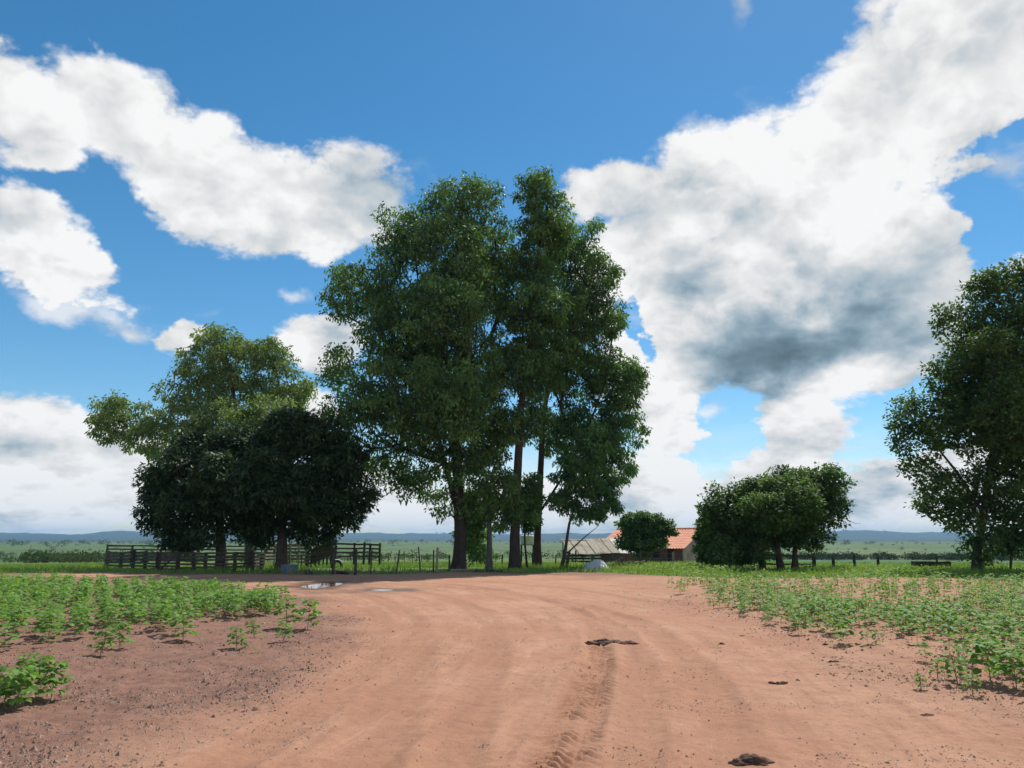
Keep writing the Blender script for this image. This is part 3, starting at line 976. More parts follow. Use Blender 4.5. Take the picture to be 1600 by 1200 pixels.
tree('young_tree', 'low spreading tree with two leaning stems beside the white heap', (884, 889), None,
     [[(877, 889, .12), (882, 860, .10), (893, 820, .08), (905, 770, .04)], [(884, 887, .08), (890, 862, .07), (915, 838, .05), (935, 822, .02)]],
     [(900, 745, 36, 30, 0), (938, 765, 30, 20, 0), (885, 785, 22, 20, 0), (925, 800, 30, 13, 0), (955, 788, 16, 16, 0)],
     EUC, BARK_DARK, 12500, 0.48, .85, 0.20, 0.052, 0.8, seed=14, crown_from=0.3)
tree('young_tree', 'thin small tree half hidden between the straight and the reddish trunk', (822, 886), 50,
     [[(824, 886, .07), (822, 850, .06), (820, 800, .04), (822, 765, .02)]],
     [(824, 770, 20, 26, 0), (822, 805, 20, 22, 0)], EUC, BARK_DARK, 6000, 0.45, .8, 0.19, 0.05, 0.7, seed=15, crown_from=0.4)

# ---- trees on the left
tree('olive_tree', 'tall loose olive-green tree behind the dark mango trees on the left', (392, 884), 55,
     [[(392, 884, .38), (388, 820, .32), (380, 740, .26), (370, 660, .18), (362, 580, .09)], [(386, 790, .16), (330, 730, .14), (265, 690, .10), (215, 662, .06), (185, 645, .03)],
      [(384, 760, .13), (420, 690, .10), (440, 620, .06), (430, 575, .03)]],
     [(345, 545, 46, 34, 0), (385, 552, 42, 34, 0), (318, 575, 36, 34, 0), (425, 562, 34, 34, 0), (290, 618, 40, 34, 0), (350, 612, 52, 44, 0), (425, 620, 48, 40, 0), (468, 612, 24, 26, 0),
      (205, 652, 42, 30, 0), (168, 650, 24, 30, 0), (238, 690, 28, 26, 0), (180, 685, 24, 14, 0), (310, 668, 46, 38, -3), (385, 650, 56, 38, -4), (430, 655, 40, 30, -4), (285, 715, 34, 28, -4), (255, 725, 18, 18, -2), (340, 690, 40, 26, -5), (252, 672, 24, 20, -1), (158, 672, 16, 16, 0)],
     OLIVE, BARK_GREY, 44000, 0.60, 1.15, 0.23, 0.056, 0.8, seed=21, crown_from=0.3, young=0.3, group=None)
tree('mango_tree', 'dense dark mango tree over the corral, its trunk by the gate', (347, 891), None,
     [[(347, 891, .33), (346, 860, .29), (344, 820, .25), (340, 770, .17), (335, 710, .08)], [(345, 838, .15), (310, 800, .11), (285, 770, .06)], [(346, 838, .14), (375, 790, .11), (390, 740, .06)]],
     [(318, 722, 52, 34, 0), (262, 760, 36, 34, 0), (300, 795, 40, 36, -1), (365, 755, 56, 46, -2), (335, 765, 55, 44, 2), (388, 708, 46, 36, 0), (240, 795, 20, 32, 0), (280, 832, 24, 22, 0), (375, 812, 30, 26, 0), (232, 745, 12, 14, 0), (300, 700, 30, 22, 0), (292, 848, 26, 13, 0), (325, 838, 26, 14, -1), (395, 836, 26, 15, 0), (258, 822, 16, 18, 0)],
     MANGO, BARK_DARK, 54000, 0.52, .86, 0.24, 0.066, 1.0, flat=True, seed=31, crown_from=0.35, group='dark mango trees', young=0.06, depth_k=1.1)
tree('mango_tree', 'dense dark mango tree beside the blue tub, right of the pair', (440, 892), None,
     [[(440, 893, .34), (441, 862, .30), (442, 820, .24), (448, 770, .17), (452, 710, .08)], [(441, 842, .15), (480, 800, .11), (520, 765, .06)], [(441, 842, .14), (415, 800, .10), (405, 760, .05)]],
     [(448, 682, 52, 36, 0), (502, 690, 34, 34, 0), (515, 728, 46, 38, 0), (553, 765, 32, 36, 0), (503, 788, 44, 32, -1), (432, 758, 52, 46, -2), (470, 772, 50, 44, 2), (418, 816, 32, 22, 0), (518, 824, 20, 18, 0), (465, 822, 28, 20, 0), (575, 775, 16, 14, 0), (470, 662, 34, 20, 0), (485, 838, 28, 13, 0), (535, 806, 22, 16, 0), (412, 838, 22, 12, 1), (560, 800, 16, 14, 0)],
     MANGO, BARK_DARK, 54000, 0.52, .86, 0.24, 0.066, 1.0, flat=True, seed=33, crown_from=0.35, group='dark mango trees', young=0.06, depth_k=1.1)

# ---- trees on the right
rt, rtb = tree('round_tree', 'low round-crowned tree leaning over the rail fence, with a bare dead branch', (1205, 890), 45.5,
     [[(1192, 891, .17), (1192, 865, .15), (1185, 830, .12), (1165, 795, .06)], [(1222, 890, .20), (1216, 868, .17), (1212, 830, .14), (1225, 790, .09), (1255, 760, .04)],
      [(1240, 889, .13), (1240, 860, .11), (1262, 820, .08), (1290, 780, .04)]],
     [(1132, 795, 30, 26, 0), (1185, 772, 42, 22, 0), (1240, 762, 46, 26, 0), (1272, 744, 36, 17, 0), (1308, 757, 18, 18, 0), (1292, 742, 26, 14, 0), (1105, 812, 14, 22, 0), (1168, 828, 44, 22, 0), (1240, 815, 52, 28, 0), (1288, 798, 30, 30, 0),
      (1118, 800, 22, 30, 0), (1215, 790, 60, 34, -2), (1150, 850, 32, 24, 0), (1225, 840, 40, 14, 1), (1185, 848, 34, 24, 1.5), (1275, 835, 26, 22, 1), (1215, 792, 72, 34, 0), (1270, 778, 44, 30, 1), (1140, 862, 34, 20, -1), (1175, 862, 26, 16, -1.2)],
     ROUND, BARK_DARK, 52000, 0.42, .64, 0.15, 0.075, 0.5, flat=True, seed=41, crown_from=0.35, young=0.15, depth_k=1.0)
def dead_branch():
    mb = MB()
    A = lambda px, py, d=45.5: at(px, py, d) - rtb
    mb.tube([A(1285, 812), A(1302, 802), (A(1312, 797)), A(1322, 790), A(1328, 786), A(1340, 790)], [.05, .04, .032, .024, .018, .008], 5)
    mb.tube([A(1302, 802), A(1315, 808), A(1324, 812), A(1336, 818), A(1345, 818)], [.03, .022, .017, .012, .006], 5)
    mb.tube([A(1328, 786), A(1330, 780), A(1338, 781)], [.015, .011, .006], 4)
    mb.tube([A(1315, 808), A(1318, 818), A(1312, 823), A(1322, 822)], [.018, .013, .009, .005], 4)
    mb.tube([A(1312, 797), A(1310, 788), A(1316, 783)], [.016, .011, .006], 4)
    o = mb.build('dead_branch', BARK_GREY, rt); o['label'] = 'bare grey dead branch'
dead_branch()
tree('leafy_shrub', 'tall leafy shrub against the house gable, left of the round tree', (1125, 889), 47,
     [[(1122, 889, .06), (1120, 865, .05), (1115, 840, .03)], [(1135, 889, .05), (1140, 862, .04), (1145, 840, .02)]],
     [(1115, 840, 22, 24, 0), (1125, 865, 30, 22, 0), (1110, 815, 14, 16, 0), (1150, 862, 20, 22, .5)], ROUND, BARK_DARK, 12000, 0.40, .6, 0.14, 0.07, 0.4, flat=True, seed=44, crown_from=0.2, young=0.3, cat='shrub')
tree('garden_tree', 'small rounded green tree in front of the tiled roof', (1005, 882), 80,
     [[(1003, 882, .14), (1003, 860, .12), (1000, 842, .08), (1005, 825, .04)]],
     [(1006, 814, 28, 12, 0), (984, 822, 17, 13, 0), (1030, 824, 22, 12, 0), (1002, 832, 24, 12, 0), (1044, 832, 10, 7, 0), (984, 842, 13, 8, 0), (1020, 838, 18, 7, 0), (998, 850, 22, 9, -.5), (1024, 850, 16, 8, 0), (978, 852, 12, 8, 0), (1005, 862, 14, 8, 0)], GARDEN, BARK_DARK, 20000, 0.42, .7, 0.19, 0.10, 0.5, flat=True, seed=46, crown_from=0.4, young=0.35)
tree('roadside_tree', 'large dark tree at the right edge, its trunk wrapped in leaves', (1525, 888), 43,
     [[(1525, 888, .24), (1527, 860, .21), (1532, 820, .19), (1548, 740, .18), (1562, 650, .15), (1568, 560, .10), (1572, 480, .04)],
      [(1535, 800, .11), (1500, 740, .09), (1465, 700, .05)], [(1545, 760, .13), (1600, 690, .11), (1650, 620, .06)], [(1556, 690, .10), (1510, 620, .08), (1480, 590, .04)]],
     [(1555, 455, 40, 34, 0), (1605, 462, 45, 44, 0), (1500, 495, 36, 24, 0), (1470, 510, 14, 14, 0), (1570, 525, 60, 44, 0), (1475, 605, 40, 36, 0), (1540, 600, 60, 50, 0), (1615, 590, 60, 60, 0),
      (1425, 655, 26, 40, 0), (1485, 680, 55, 45, -1), (1570, 690, 70, 55, 0), (1650, 690, 60, 60, 0), (1440, 740, 28, 28, 0), (1468, 765, 38, 32, 0), (1545, 770, 55, 40, 0), (1620, 780, 60, 45, 0),
      (1680, 600, 60, 60, 0), (1515, 815, 22, 22, 0), (1585, 820, 34, 18, 0), (1522, 850, 10, 18, 0), (1660, 500, 50, 50, 0), (1410, 690, 18, 34, 0), (1455, 795, 26, 22, 0), (1520, 555, 46, 36, 1), (1500, 785, 30, 26, 1), (1530, 650, 60, 50, 3), (1590, 640, 60, 60, -3), (1560, 560, 50, 40, -2), (1575, 800, 40, 26, 0), (1600, 850, 24, 14, 0), (1532, 838, 24, 22, -1), (1492, 812, 26, 20, 0), (1562, 846, 26, 18, 0), (1515, 862, 12, 14, -.4), (1535, 868, 12, 12, -.4)],
     ROUND, BARK_DARK, 88000, 0.52, .88, 0.17, 0.075, 0.6, flat=True, seed=51, crown_from=0.12, young=0.1)
tree('leafy_shrub', 'light green shrub under the large tree at the right edge', (1578, 886), 44,
     [[(1578, 886, .05), (1580, 865, .04), (1584, 845, .02)]],
     [(1582, 842, 20, 14, 0), (1572, 856, 14, 10, 0)], ROUND, BARK_DARK, 3000, 0.36, .55, 0.14, 0.07, 0.4, flat=True, seed=54, crown_from=0.3, young=0.8, cat='shrub')

# ================================================================== fences
def gpt(px, py):
    p = ground_at(px, py); p[2] = float(gz(np.array([p[0]]), np.array([p[1]]))[0]); return p

def post(parent, org, p, h, r, mat, lean=(0, 0), name='post'):
    p = np.asarray(p, float) - org
    mb = MB()
    top = p + np.array([lean[0], lean[1], h])
    mb.tube([p - [0, 0, .15], p + (top - p) * .35, p + (top - p) * .75, top - [0, 0, .03], top], [r * 1.05, r, r * .95, r * .93, r * .7], 7, 0.09)
    return mb.build(name, mat, parent)

def rail_fence(name, label, pts, heights, nrails, mat_post, mat_rail, rp=0.09, railh=0.12, lo=0.22, skip=(), group=None, cat='fence', jit=0.03, top_extra=0.04):
    """pts: list of ground points; a post at each, nrails planks from post to post"""
    org = np.array(pts[0], float)
    root = thing(name, label, cat, org, group)
    for p, h in zip(pts, heights):
        post(root, org, p, h * random.uniform(.96, 1.06) + top_extra, rp * random.uniform(.85, 1.2), mat_post, (random.uniform(-.04, .04), random.uniform(-.04, .04)))
    for i in range(len(pts) - 1):
        if i in skip:
            continue
        a, b = np.array(pts[i], float), np.array(pts[i + 1], float)
        d = (b - a); d[2] = 0; d /= np.linalg.norm(d)
        s = np.array([d[1], -d[0], 0])
        if s[1] > 0: s = -s
        for k in range(nrails):
            f = k / max(1, nrails - 1)
            za = lo + f * (heights[i] - lo - 0.06); zb = lo + f * (heights[i + 1] - lo - 0.06)
            o = s * (rp + 0.018)
            mb = MB()
            mb.bar(a - org + o - d * .08 + [0, 0, za + random.uniform(-jit, jit)], b - org + o + d * .08 + [0, 0, zb + random.uniform(-jit, jit)], 0.035, railh * random.uniform(.8, 1.15), 0.008)
            mb.build('rail', mat_rail, root)
    return root, org

G = lambda *l: [gpt(*q) for q in l]
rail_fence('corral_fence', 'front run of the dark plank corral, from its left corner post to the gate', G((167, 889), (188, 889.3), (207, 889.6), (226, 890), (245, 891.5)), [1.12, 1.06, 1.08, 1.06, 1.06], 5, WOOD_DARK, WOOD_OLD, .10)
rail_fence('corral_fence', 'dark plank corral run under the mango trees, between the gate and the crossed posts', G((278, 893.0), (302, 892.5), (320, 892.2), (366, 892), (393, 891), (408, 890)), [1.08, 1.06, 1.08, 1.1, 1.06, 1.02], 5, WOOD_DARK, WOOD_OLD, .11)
def gate():
    a, b = gpt(248, 893.5), gpt(276, 893.5)
    org = a
    r = thing('corral_gate', 'closed dark plank gate of the corral left of the mango trunk', 'gate', org)
    d = b - a; d[2] = 0
    L = np.linalg.norm(d); u = d / L
    for k in range(6):
        mb = MB(); z = .14 + k * .165
        mb.bar(u * .02 + [0, 0, z], u * (L - .02) + [0, 0, z + random.uniform(-.02, .02)], .03, .12, .006); mb.build('board', WOOD_OLD, r)
    for f in (.03, .97):
        mb = MB(); p = u * L * f + np.array([0, -.035, 0])
        mb.box((p[0], p[1], .55), (.10, .035, 1.04), math.atan2(u[1], u[0]), .004); mb.build('upright', WOOD_DARK, r)
    mb = MB(); q = np.array([0, -.036, 0]); mb.bar(u * .1 + q + [0, 0, .16], u * (L - .1) + q + [0, 0, .94], .03, .10, .004); mb.build('brace', WOOD_DARK, r)
gate()
rail_fence('corral_fence', 'far back run of the corral seen behind the mango trunks', [at(165, 880, 62), at(205, 880, 63), at(250, 880, 64), at(300, 880, 65), at(345, 880, 65), at(390, 880, 65), at(432, 880, 64), at(478, 880, 62)],
           [1.4] * 8, 5, WOOD_OLD, WOOD_OLD, .09, .12, .3)
rail_fence('corral_fence', 'sunlit pale cross run of the corral right of the second mango trunk', [at(412, 884, 55), at(428, 884, 57), at(452, 884, 57), at(466, 884, 56), at(482, 884, 56)], [1.55] * 5, 6, WOOD_PALE, WOOD_PALE, .07, .10, .25)  # planks take a paler wood colour for the sunlight on this run
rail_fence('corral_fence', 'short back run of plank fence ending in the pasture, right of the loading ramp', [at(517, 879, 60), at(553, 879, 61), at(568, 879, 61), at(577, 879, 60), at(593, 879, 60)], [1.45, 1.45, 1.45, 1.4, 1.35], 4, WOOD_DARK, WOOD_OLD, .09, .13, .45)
def crossed():
    a, b = gpt(388, 891.5), gpt(398, 891.5)
    r = thing('crossed_props', 'two dark poles leaning together like an A against the corral', 'poles', a)
    q = b - a
    for s, e in ((np.zeros(3), q * .45), (q, q * .55)):
        mb = MB(); mb.tube([s + [0, -.22, -.1], e + [0, -.22, 1.2]], [.07, .055], 7, .08); mb.build('pole', WOOD_DARK, r)
crossed()
def ramp():
    o = at(480, 881, 56); o[2] = float(gz0(o[0], o[1]))
    r = thing('loading_ramp', 'tall wooden cattle loading ramp rising to the right behind the corral', 'loading ramp', o)
    k = 56 / F
    W = 1.1
    L = 37 * k
    for side in (0, W):
        for i, f in enumerate((0, .33, .66, 1.0)):
            mb = MB(); top = 1.05 + f * .95 if side == 0 else 1.15 + f * .75
            mb.tube([(L * f, side, -.2), (L * f, side, top * .5), (L * f, side, top + .12)], [.07, .065, .055], 6, .08); mb.build('post', WOOD_DARK, r)
        for j in range(5):
            z = .18 + j * .22
            mb = MB(); y = side - .085 if side == 0 else side + .085
            mb.bar((-.1, y, z), (L + .1, y, z + .92 - .04 * j), .035, .12, .006); mb.build('rail', WOOD_OLD, r)
    for j in range(9):
        f = (j + .5) / 9
        mb = MB(); mb.box((L * f, W / 2, .06 + f * .85), (.19, W - .16, .04), 0, .004); mb.build('floor_board', WOOD_OLD, r)
ramp()

def wire_fence(name, label, spec, wires, mat_list, rad=0.055, group=None):
    """spec: (px, py_base, py_top, dx_top_px, material index, radius scale)"""
    g = [gpt(q[0], q[1]) for q in spec]
    org = g[0]
    r = thing(name, label, 'fence', org, group)
    tops = []
    for p, q in zip(g, spec):
        h = (q[1] - q[2]) * p[1] / F / CP
        lean = q[3] * p[1] / F if len(q) > 3 else 0
        post(r, org, p, h, rad * (q[5] if len(q) > 5 else 1), mat_list[q[4] if len(q) > 4 else 0], (lean, 0))
        tops.append((p - org, h, lean))
    for k in range(wires):
        f = .25 + .65 * k / max(1, wires - 1)
        mb = MB()
        pts = []
        for i, (p, h, ln) in enumerate(tops):
            c = p + np.array([ln * f, -rad - .008, h * f])
            if i > 0:
                pv = pts[-1]; pts.append((pv + c) / 2 - [0, 0, .03])
            pts.append(c)
        mb.tube(pts, 0.006, 4); mb.build('wire', WIRE, r)
    return r
wire_fence('wire_fence', 'wire fence with uneven dark posts from the blue tub to the thick trunk',
           [(470, 894, 868, 0, 1, .8), (520, 898, 859, 0, 0, 1.35), (555, 899, 859.5, 0, 0, 1.3), (579, 897, 862, 1, 0, .7), (619, 897.5, 862, 4, 1, .75), (657, 894, 857, -4, 1, .8), (677, 895, 862, 0, 0, .8),
            (682, 895, 858.5, 1, 2, 1.3), (702, 892, 869, 0, 0, 1.0)], 4, [WOOD_DARK, WOOD_OLD, WOOD_PALE])
wire_fence('wire_fence', 'wire fence with thin posts behind the tall eucalyptus trunks',
           [(745, 884, 866, 0), (757, 884, 868, 0), (784, 886, 868, 1), (812, 884, 866, 0), (822, 884, 868, 0), (832, 884, 866, 0), (868, 884, 868, 1), (895, 886, 866, 0), (900, 886, 862, 0), (925, 884, 868), (1000, 884, 866)], 4, [WOOD_DARK, WOOD_OLD, WOOD_PALE], .06)
wire_fence('wire_fence', 'fence before the house, its two posts standing in tall weeds',
           [(1002, 886, 862, 0, 1), (1052.5, 887, 864, 0, 2, 1.5), (1105, 888, 866, 0, 1)], 3, [WOOD_DARK, WOOD_OLD, WOOD_PALE], .06)
rail_fence('rail_fence', 'low rail fence under the round tree', G((1188, 891), (1222, 891.2), (1246, 891.2), (1272, 891)), [.95, .9, .9, .92], 2, WOOD_DARK, WOOD_OLD, .09, .09, .35)
wire_fence('wire_fence', 'wire fence with stout dark posts right of the round tree, running to the right edge',
           [(1274, 890.5, 868, 0, 0, 1.3), (1303, 890.5, 870, 0, 0, 1.5), (1336, 890.5, 867, 0, 0, 1.5), (1373, 889.5, 869, 0, 0, 1.5), (1465, 889, 868, 0, 0, 1.1), (1533, 890, 869, 0, 0, 1.3), (1580, 890, 870, 3, 0, 1.0), (1640, 890, 870, 0, 0, 1)], 4, [WOOD_DARK, WOOD_OLD, WOOD_PALE], .062)
# a distant line of thin stakes in the pasture
def far_fence():
    a, b = at(598, 878, 95), at(668, 876, 100)
    n = 9
    org = a.copy(); org[2] = float(gz0(a[0], a[1]))
    r = thing('wire_fence', 'far line of thin stakes across the pasture left of the thick trunk', 'fence', org)
    for i in range(n):
        p = a + (b - a) * (i / (n - 1) + random.uniform(-.03, .03)); p[2] = float(gz0(p[0], p[1]))
        post(r, org, p, random.uniform(.9, 1.3), .05, WOOD_OLD, (random.uniform(-.08, .08), 0))
    mb = MB(); q = b.copy(); q[2] = float(gz0(b[0], b[1]))
    mb.tube([(0, 0, .8), q - org + [0, 0, .8]], .008, 4); mb.build('wire', WIRE, r)
far_fence()

# ================================================================== house and shed
def tile_mat():
    m, t, b = mat_base('clay_tile')
    tc = t.n('ShaderNodeTexCoord'); p = tc.outputs['Object']
    n = t.noise(p, 2.2, 5, 0.6).outputs['Fac']; n2 = t.noise(p, 9, 4, 0.6).outputs['Fac']
    c = t.mix(t.rng(n, .35, .65), (0.74, 0.29, 0.165), (0.80, 0.38, 0.235))
    c = t.mix(t.m('MULTIPLY', t.rng(n2, .52, .72), .5), c, (0.48, 0.18, 0.11))
    t.L.new(c, b.inputs['Base Color']); b.inputs['Roughness'].default_value = .85
    return m
TILE = tile_mat()
BRICKRED = rough_mat('red_plaster', (0.16, 0.050, 0.036), (0.24, 0.085, 0.060), 3, bump=.2, c3=(0.12, 0.05, 0.04))
TANWALL = rough_mat('tan_plaster', (0.33, 0.245, 0.185), (0.43, 0.33, 0.26), 2, bump=.15, c3=(0.26, 0.19, 0.15))
SHEET = rough_mat('old_roof_sheet', (0.34, 0.29, 0.21), (0.47, 0.41, 0.31), 2.5, (1, 1, 1), bump=.15, c3=(0.24, 0.19, 0.135), rough=.8)
SHEETW = rough_mat('white_roof_sheet', (0.50, 0.48, 0.43), (0.62, 0.60, 0.55), 2.5, bump=.15, rough=.6)
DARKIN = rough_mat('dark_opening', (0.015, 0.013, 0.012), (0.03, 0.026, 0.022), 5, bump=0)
HD = 104.0
def house():
    th = R(-38)
    er = at(1070, 857, HD)                 # right end of the front eave
    base = np.array([er[0], er[1], 0.0])
    base[2] = float(gz0(er[0], er[1])) - .1
    r = thing('farm_house', 'low farmhouse with an orange clay tile roof and dark red walls', 'house', base, rotz=th)
    # local frame: x along the ridge (0 = right verge, negative left), y to the back
    eave = er[2] - base[2]
    half = 6.2; Lh = 13.8
    ridge = at(1104, 826, HD + half * .79)[2] - base[2]
    rise = ridge - eave
    # wavy tile roof with stepped courses
    for s, nm in ((1, 'front'), (-1, 'back')):
        V = []; nx = 170; ny = 12
        for j in range(ny):
            for e in (0, 1):
                f = (j + e) / ny
                for i in range(nx + 1):
                    x = -Lh * i / nx
                    y = half * f if s == 1 else 2 * half - half * f
                    z = eave + rise * f + .035 * math.cos(i * 2 * pi / 5.0) + (.035 if e == 0 else 0.0) + .03 * math.sin(x * 1.1) * (1 - f)
                    V.append((x, y, z))
        Q = []
        for row in range(2 * ny - 1):
            for i in range(nx):
                a = row * (nx + 1) + i
                Q.append((a, a + 1, a + nx + 2, a + nx + 1) if s == -1 else (a, a + nx + 1, a + nx + 2, a + 1))
        o = link('roof', mesh_np('roof', V, Q, 4, None, False), TILE, r)
    mb = MB(); mb.tube([(.05, half, ridge + .05), (-Lh * .5, half, ridge + .03), (-Lh, half, ridge + .05)], .13, 8); mb.build('ridge_cap', TILE, r)
    wall_in = .75
    x0, x1, y0, y1 = -Lh + .5, -.62, wall_in, 2 * half - .5
    def wall(nm, mat, c, s):
        mb = MB(); mb.box(c, s); return mb.build(nm, mat, r)
    H = eave + rise * wall_in / half - .12
    w = wall('wall', BRICKRED, ((x0 + x1) / 2, y0, H / 2), (x1 - x0, .16, H)); w['label'] = 'dark red front wall in the eaves shade'
    wall('wall', BRICKRED, ((x0 + x1) / 2, y1, H / 2), (x1 - x0, .16, H))
    # gable walls
    for xx, mt in ((x1 + .002, TANWALL), (x0, BRICKRED)):
        pr = [(y0 - .082, 0), (y1 + .082, 0), (y1 + .082, H), (half, ridge - .18), (y0 - .082, H)]
        mb = MB(); n = len(pr)
        mb.add([(xx - .08, y, z) for y, z in pr] + [(xx + .082, y, z) for y, z in pr], [tuple(range(n))[::-1], tuple(range(n, 2 * n))] + [(k, (k + 1) % n, (k + 1) % n + n, k + n) for k in range(n)])
        o = mb.build('gable_wall', mt, r)
    # openings
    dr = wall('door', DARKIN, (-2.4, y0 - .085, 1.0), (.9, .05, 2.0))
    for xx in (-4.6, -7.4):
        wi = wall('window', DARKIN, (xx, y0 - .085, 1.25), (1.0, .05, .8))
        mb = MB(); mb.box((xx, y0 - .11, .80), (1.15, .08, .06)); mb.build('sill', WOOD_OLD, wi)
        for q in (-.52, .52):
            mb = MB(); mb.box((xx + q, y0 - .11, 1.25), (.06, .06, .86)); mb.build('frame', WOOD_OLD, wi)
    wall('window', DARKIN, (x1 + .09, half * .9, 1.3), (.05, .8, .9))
    for xx in (-.5, -3.4, -6.4, -9.4):
        mb = MB(); mb.tube([(xx, .18, -.1), (xx, .18, eave + .02)], .06, 6, .05); mb.build('porch_post', WOOD_OLD, r)
    mb = MB(); mb.bar((-Lh + .1, .18, eave - .05), (-.1, .18, eave - .05), .08, .10); mb.build('eave_beam', WOOD_DARK, r)
    mb = MB(); mb.bar((.03, .02, eave - .02), (.03, half, ridge - .06), .04, .14); mb.build('verge_board', WOOD_PALE, r)
house()
def shed():
    D = 84.0
    a = at(892, 866, D); b = at(993, 862, D + 2)
    zg = float(gz0(a[0], a[1])) - .05
    org = np.array([a[0], a[1], zg])
    r = thing('lean_to_shed', 'open lean-to shed with a pale corrugated sheet roof before the house', 'shed', org)
    d = b - a; L = np.linalg.norm(d[:2]); u = np.array([d[0], d[1], 0]) / L
    bk = np.array([-u[1], u[0], 0])
    zf = a[2] - zg + .05; zb = at(892, 842, D + 3.2)[2] - zg
    n = 8; wS = L / n
    for i in range(n):
        # one corrugated sheet
        nx = 24; V = []
        sag = random.uniform(-.03, .03); over = random.uniform(0, .15)
        for j in range(5):
            f = j / 4
            for k in range(nx + 1):
                x = wS * i + (wS + .04) * k / nx
                p = u * x + bk * (-over + (3.2 + over) * f)
                z = zf + (zb - zf) * f + .028 * math.cos(k * 2 * pi / 4) + (i % 2) * .022 + sag * math.sin(f * pi) - .05 * math.sin(x * .9)
                V.append((p[0], p[1], z))
        Q = [(j * (nx + 1) + k, j * (nx + 1) + k + 1, (j + 1) * (nx + 1) + k + 1, (j + 1) * (nx + 1) + k) for j in range(4) for k in range(nx)]
        link('roof_sheet', mesh_np('roof_sheet', V, Q, 4, None, True), SHEETW if i >= 6 else SHEET, r)
    for i in range(4):
        for back in (0, 1):
            p = u * (L * (i + .08) / 3.2) + bk * (.15 + back * 2.8)
            z = zf + (zb - zf) * (.05 + back * .9) - .06
            mb = MB(); mb.tube([(p[0], p[1], -.1), (p[0] + random.uniform(-.05, .05), p[1], z)], .065, 6, .08); mb.build('post', WOOD_OLD, r)
    for back in (0, 1):
        p = bk * (.15 + back * 2.8); z = zf + (zb - zf) * (.05 + back * .9) - .08
        mb = MB(); mb.bar(p + [0, 0, z], p + u * L + [0, 0, z], .07, .09); mb.build('beam', WOOD_OLD, r)
    for k in range(4):
        p = bk * 3.0; z = .25 + k * .32
        mb = MB(); mb.bar(p + u * .1 + [0, 0, z], p + u * (L - .1) + [0, 0, z], .03, .24, .006); mb.build('wall_board', WOOD_DARK, r)
shed()
def tank():
    D = 66.0
    c = at(824, 843, D); zg = float(gz0(c[0], c[1])); org = np.array([c[0], c[1], zg - .05])
    r = thing('water_tank', 'white water tank on a low timber stand behind the eucalyptus trunks', 'water tank', org)
    h = c[2] - zg
    mb = MB(); mb.tube([(0, 0, h - .38), (0, 0, h - .30), (0, 0, h + .30), (0, 0, h + .38), (0, 0, h + .42)], [.52, .58, .64, .60, .35], 18); mb.build('tank', SHEETW, r, smooth=False)
    for x in (-.5, .5):
        for y in (-.45, .45):
            mb = MB(); mb.tube([(x, y, -.1), (x, y, h - .42)], .07, 6, .08); mb.build('leg', WOOD_DARK, r)
    for y in (-.45, 0, .45):
        mb = MB(); mb.box((0, y, h - .40), (1.3, .16, .05)); mb.build('platform_board', WOOD_OLD, r)
tank()

# ================================================================== small things in the yard
TARP = rough_mat('white_tarp', (0.40, 0.41, 0.44), (0.55, 0.56, 0.59), 3.5, bump=.6, rough=.6, c3=(0.33, 0.33, 0.35), dist=.08)
def lump(n=3, seed=0, amp=.2, freq=1.7):
    """rounded irregular heap on a plane, unit size"""
    rg = np.random.default_rng(seed)
    V = []; nu, nv = 28, 12
    ph = rg.random((6, 3)) * 6.3
    for j in range(nv + 1):
        e = pi / 2 * j / nv
        for i in range(nu):
            a = 2 * pi * i / nu
            d = np.array([math.cos(a) * math.cos(e), math.sin(a) * math.cos(e), math.sin(e)])
            s = sum(math.sin(freq * (k + 1) * .7 * (d[k % 3] * 2 + d[(k + 1) % 3]) + ph[k, 0]) / (k + 1) for k in range(6))
            V.append(d * (1 + amp * .5 * s))
    V = np.array(V); Q = [(j * nu + i, j * nu + (i + 1) % nu, (j + 1) * nu + (i + 1) % nu, (j + 1) * nu + i) for j in range(nv) for i in range(nu)]
    return V, Q
def tarp():
    p = gpt(930, 893)
    V, Q = lump(seed=9, amp=.22, freq=1.7)
    V = V * [.76, .6, .60]
    # creases
    V[:, 2] += .012 * np.sin(V[:, 0] * 15 + V[:, 1] * 7) * (V[:, 2] > .08)
    V[:, 0] += -.10 * V[:, 2] * 0 + .05 * np.sin(V[:, 2] * 9)
    V[V[:, 2] < .06, 2] = -.04
    o = link('covered_heap', mesh_np('covered_heap', V, Q, 4, None, True), TARP, None, p)
    tag(o, 'white tarpaulin-covered heap in the grass before the low spreading tree', 'heap')
tarp()
TUBBLUE = rough_mat('blue_grey_plastic', (0.10, 0.15, 0.21), (0.17, 0.23, 0.30), 4, bump=.1, rough=.5, c3=(0.20, 0.22, 0.24))
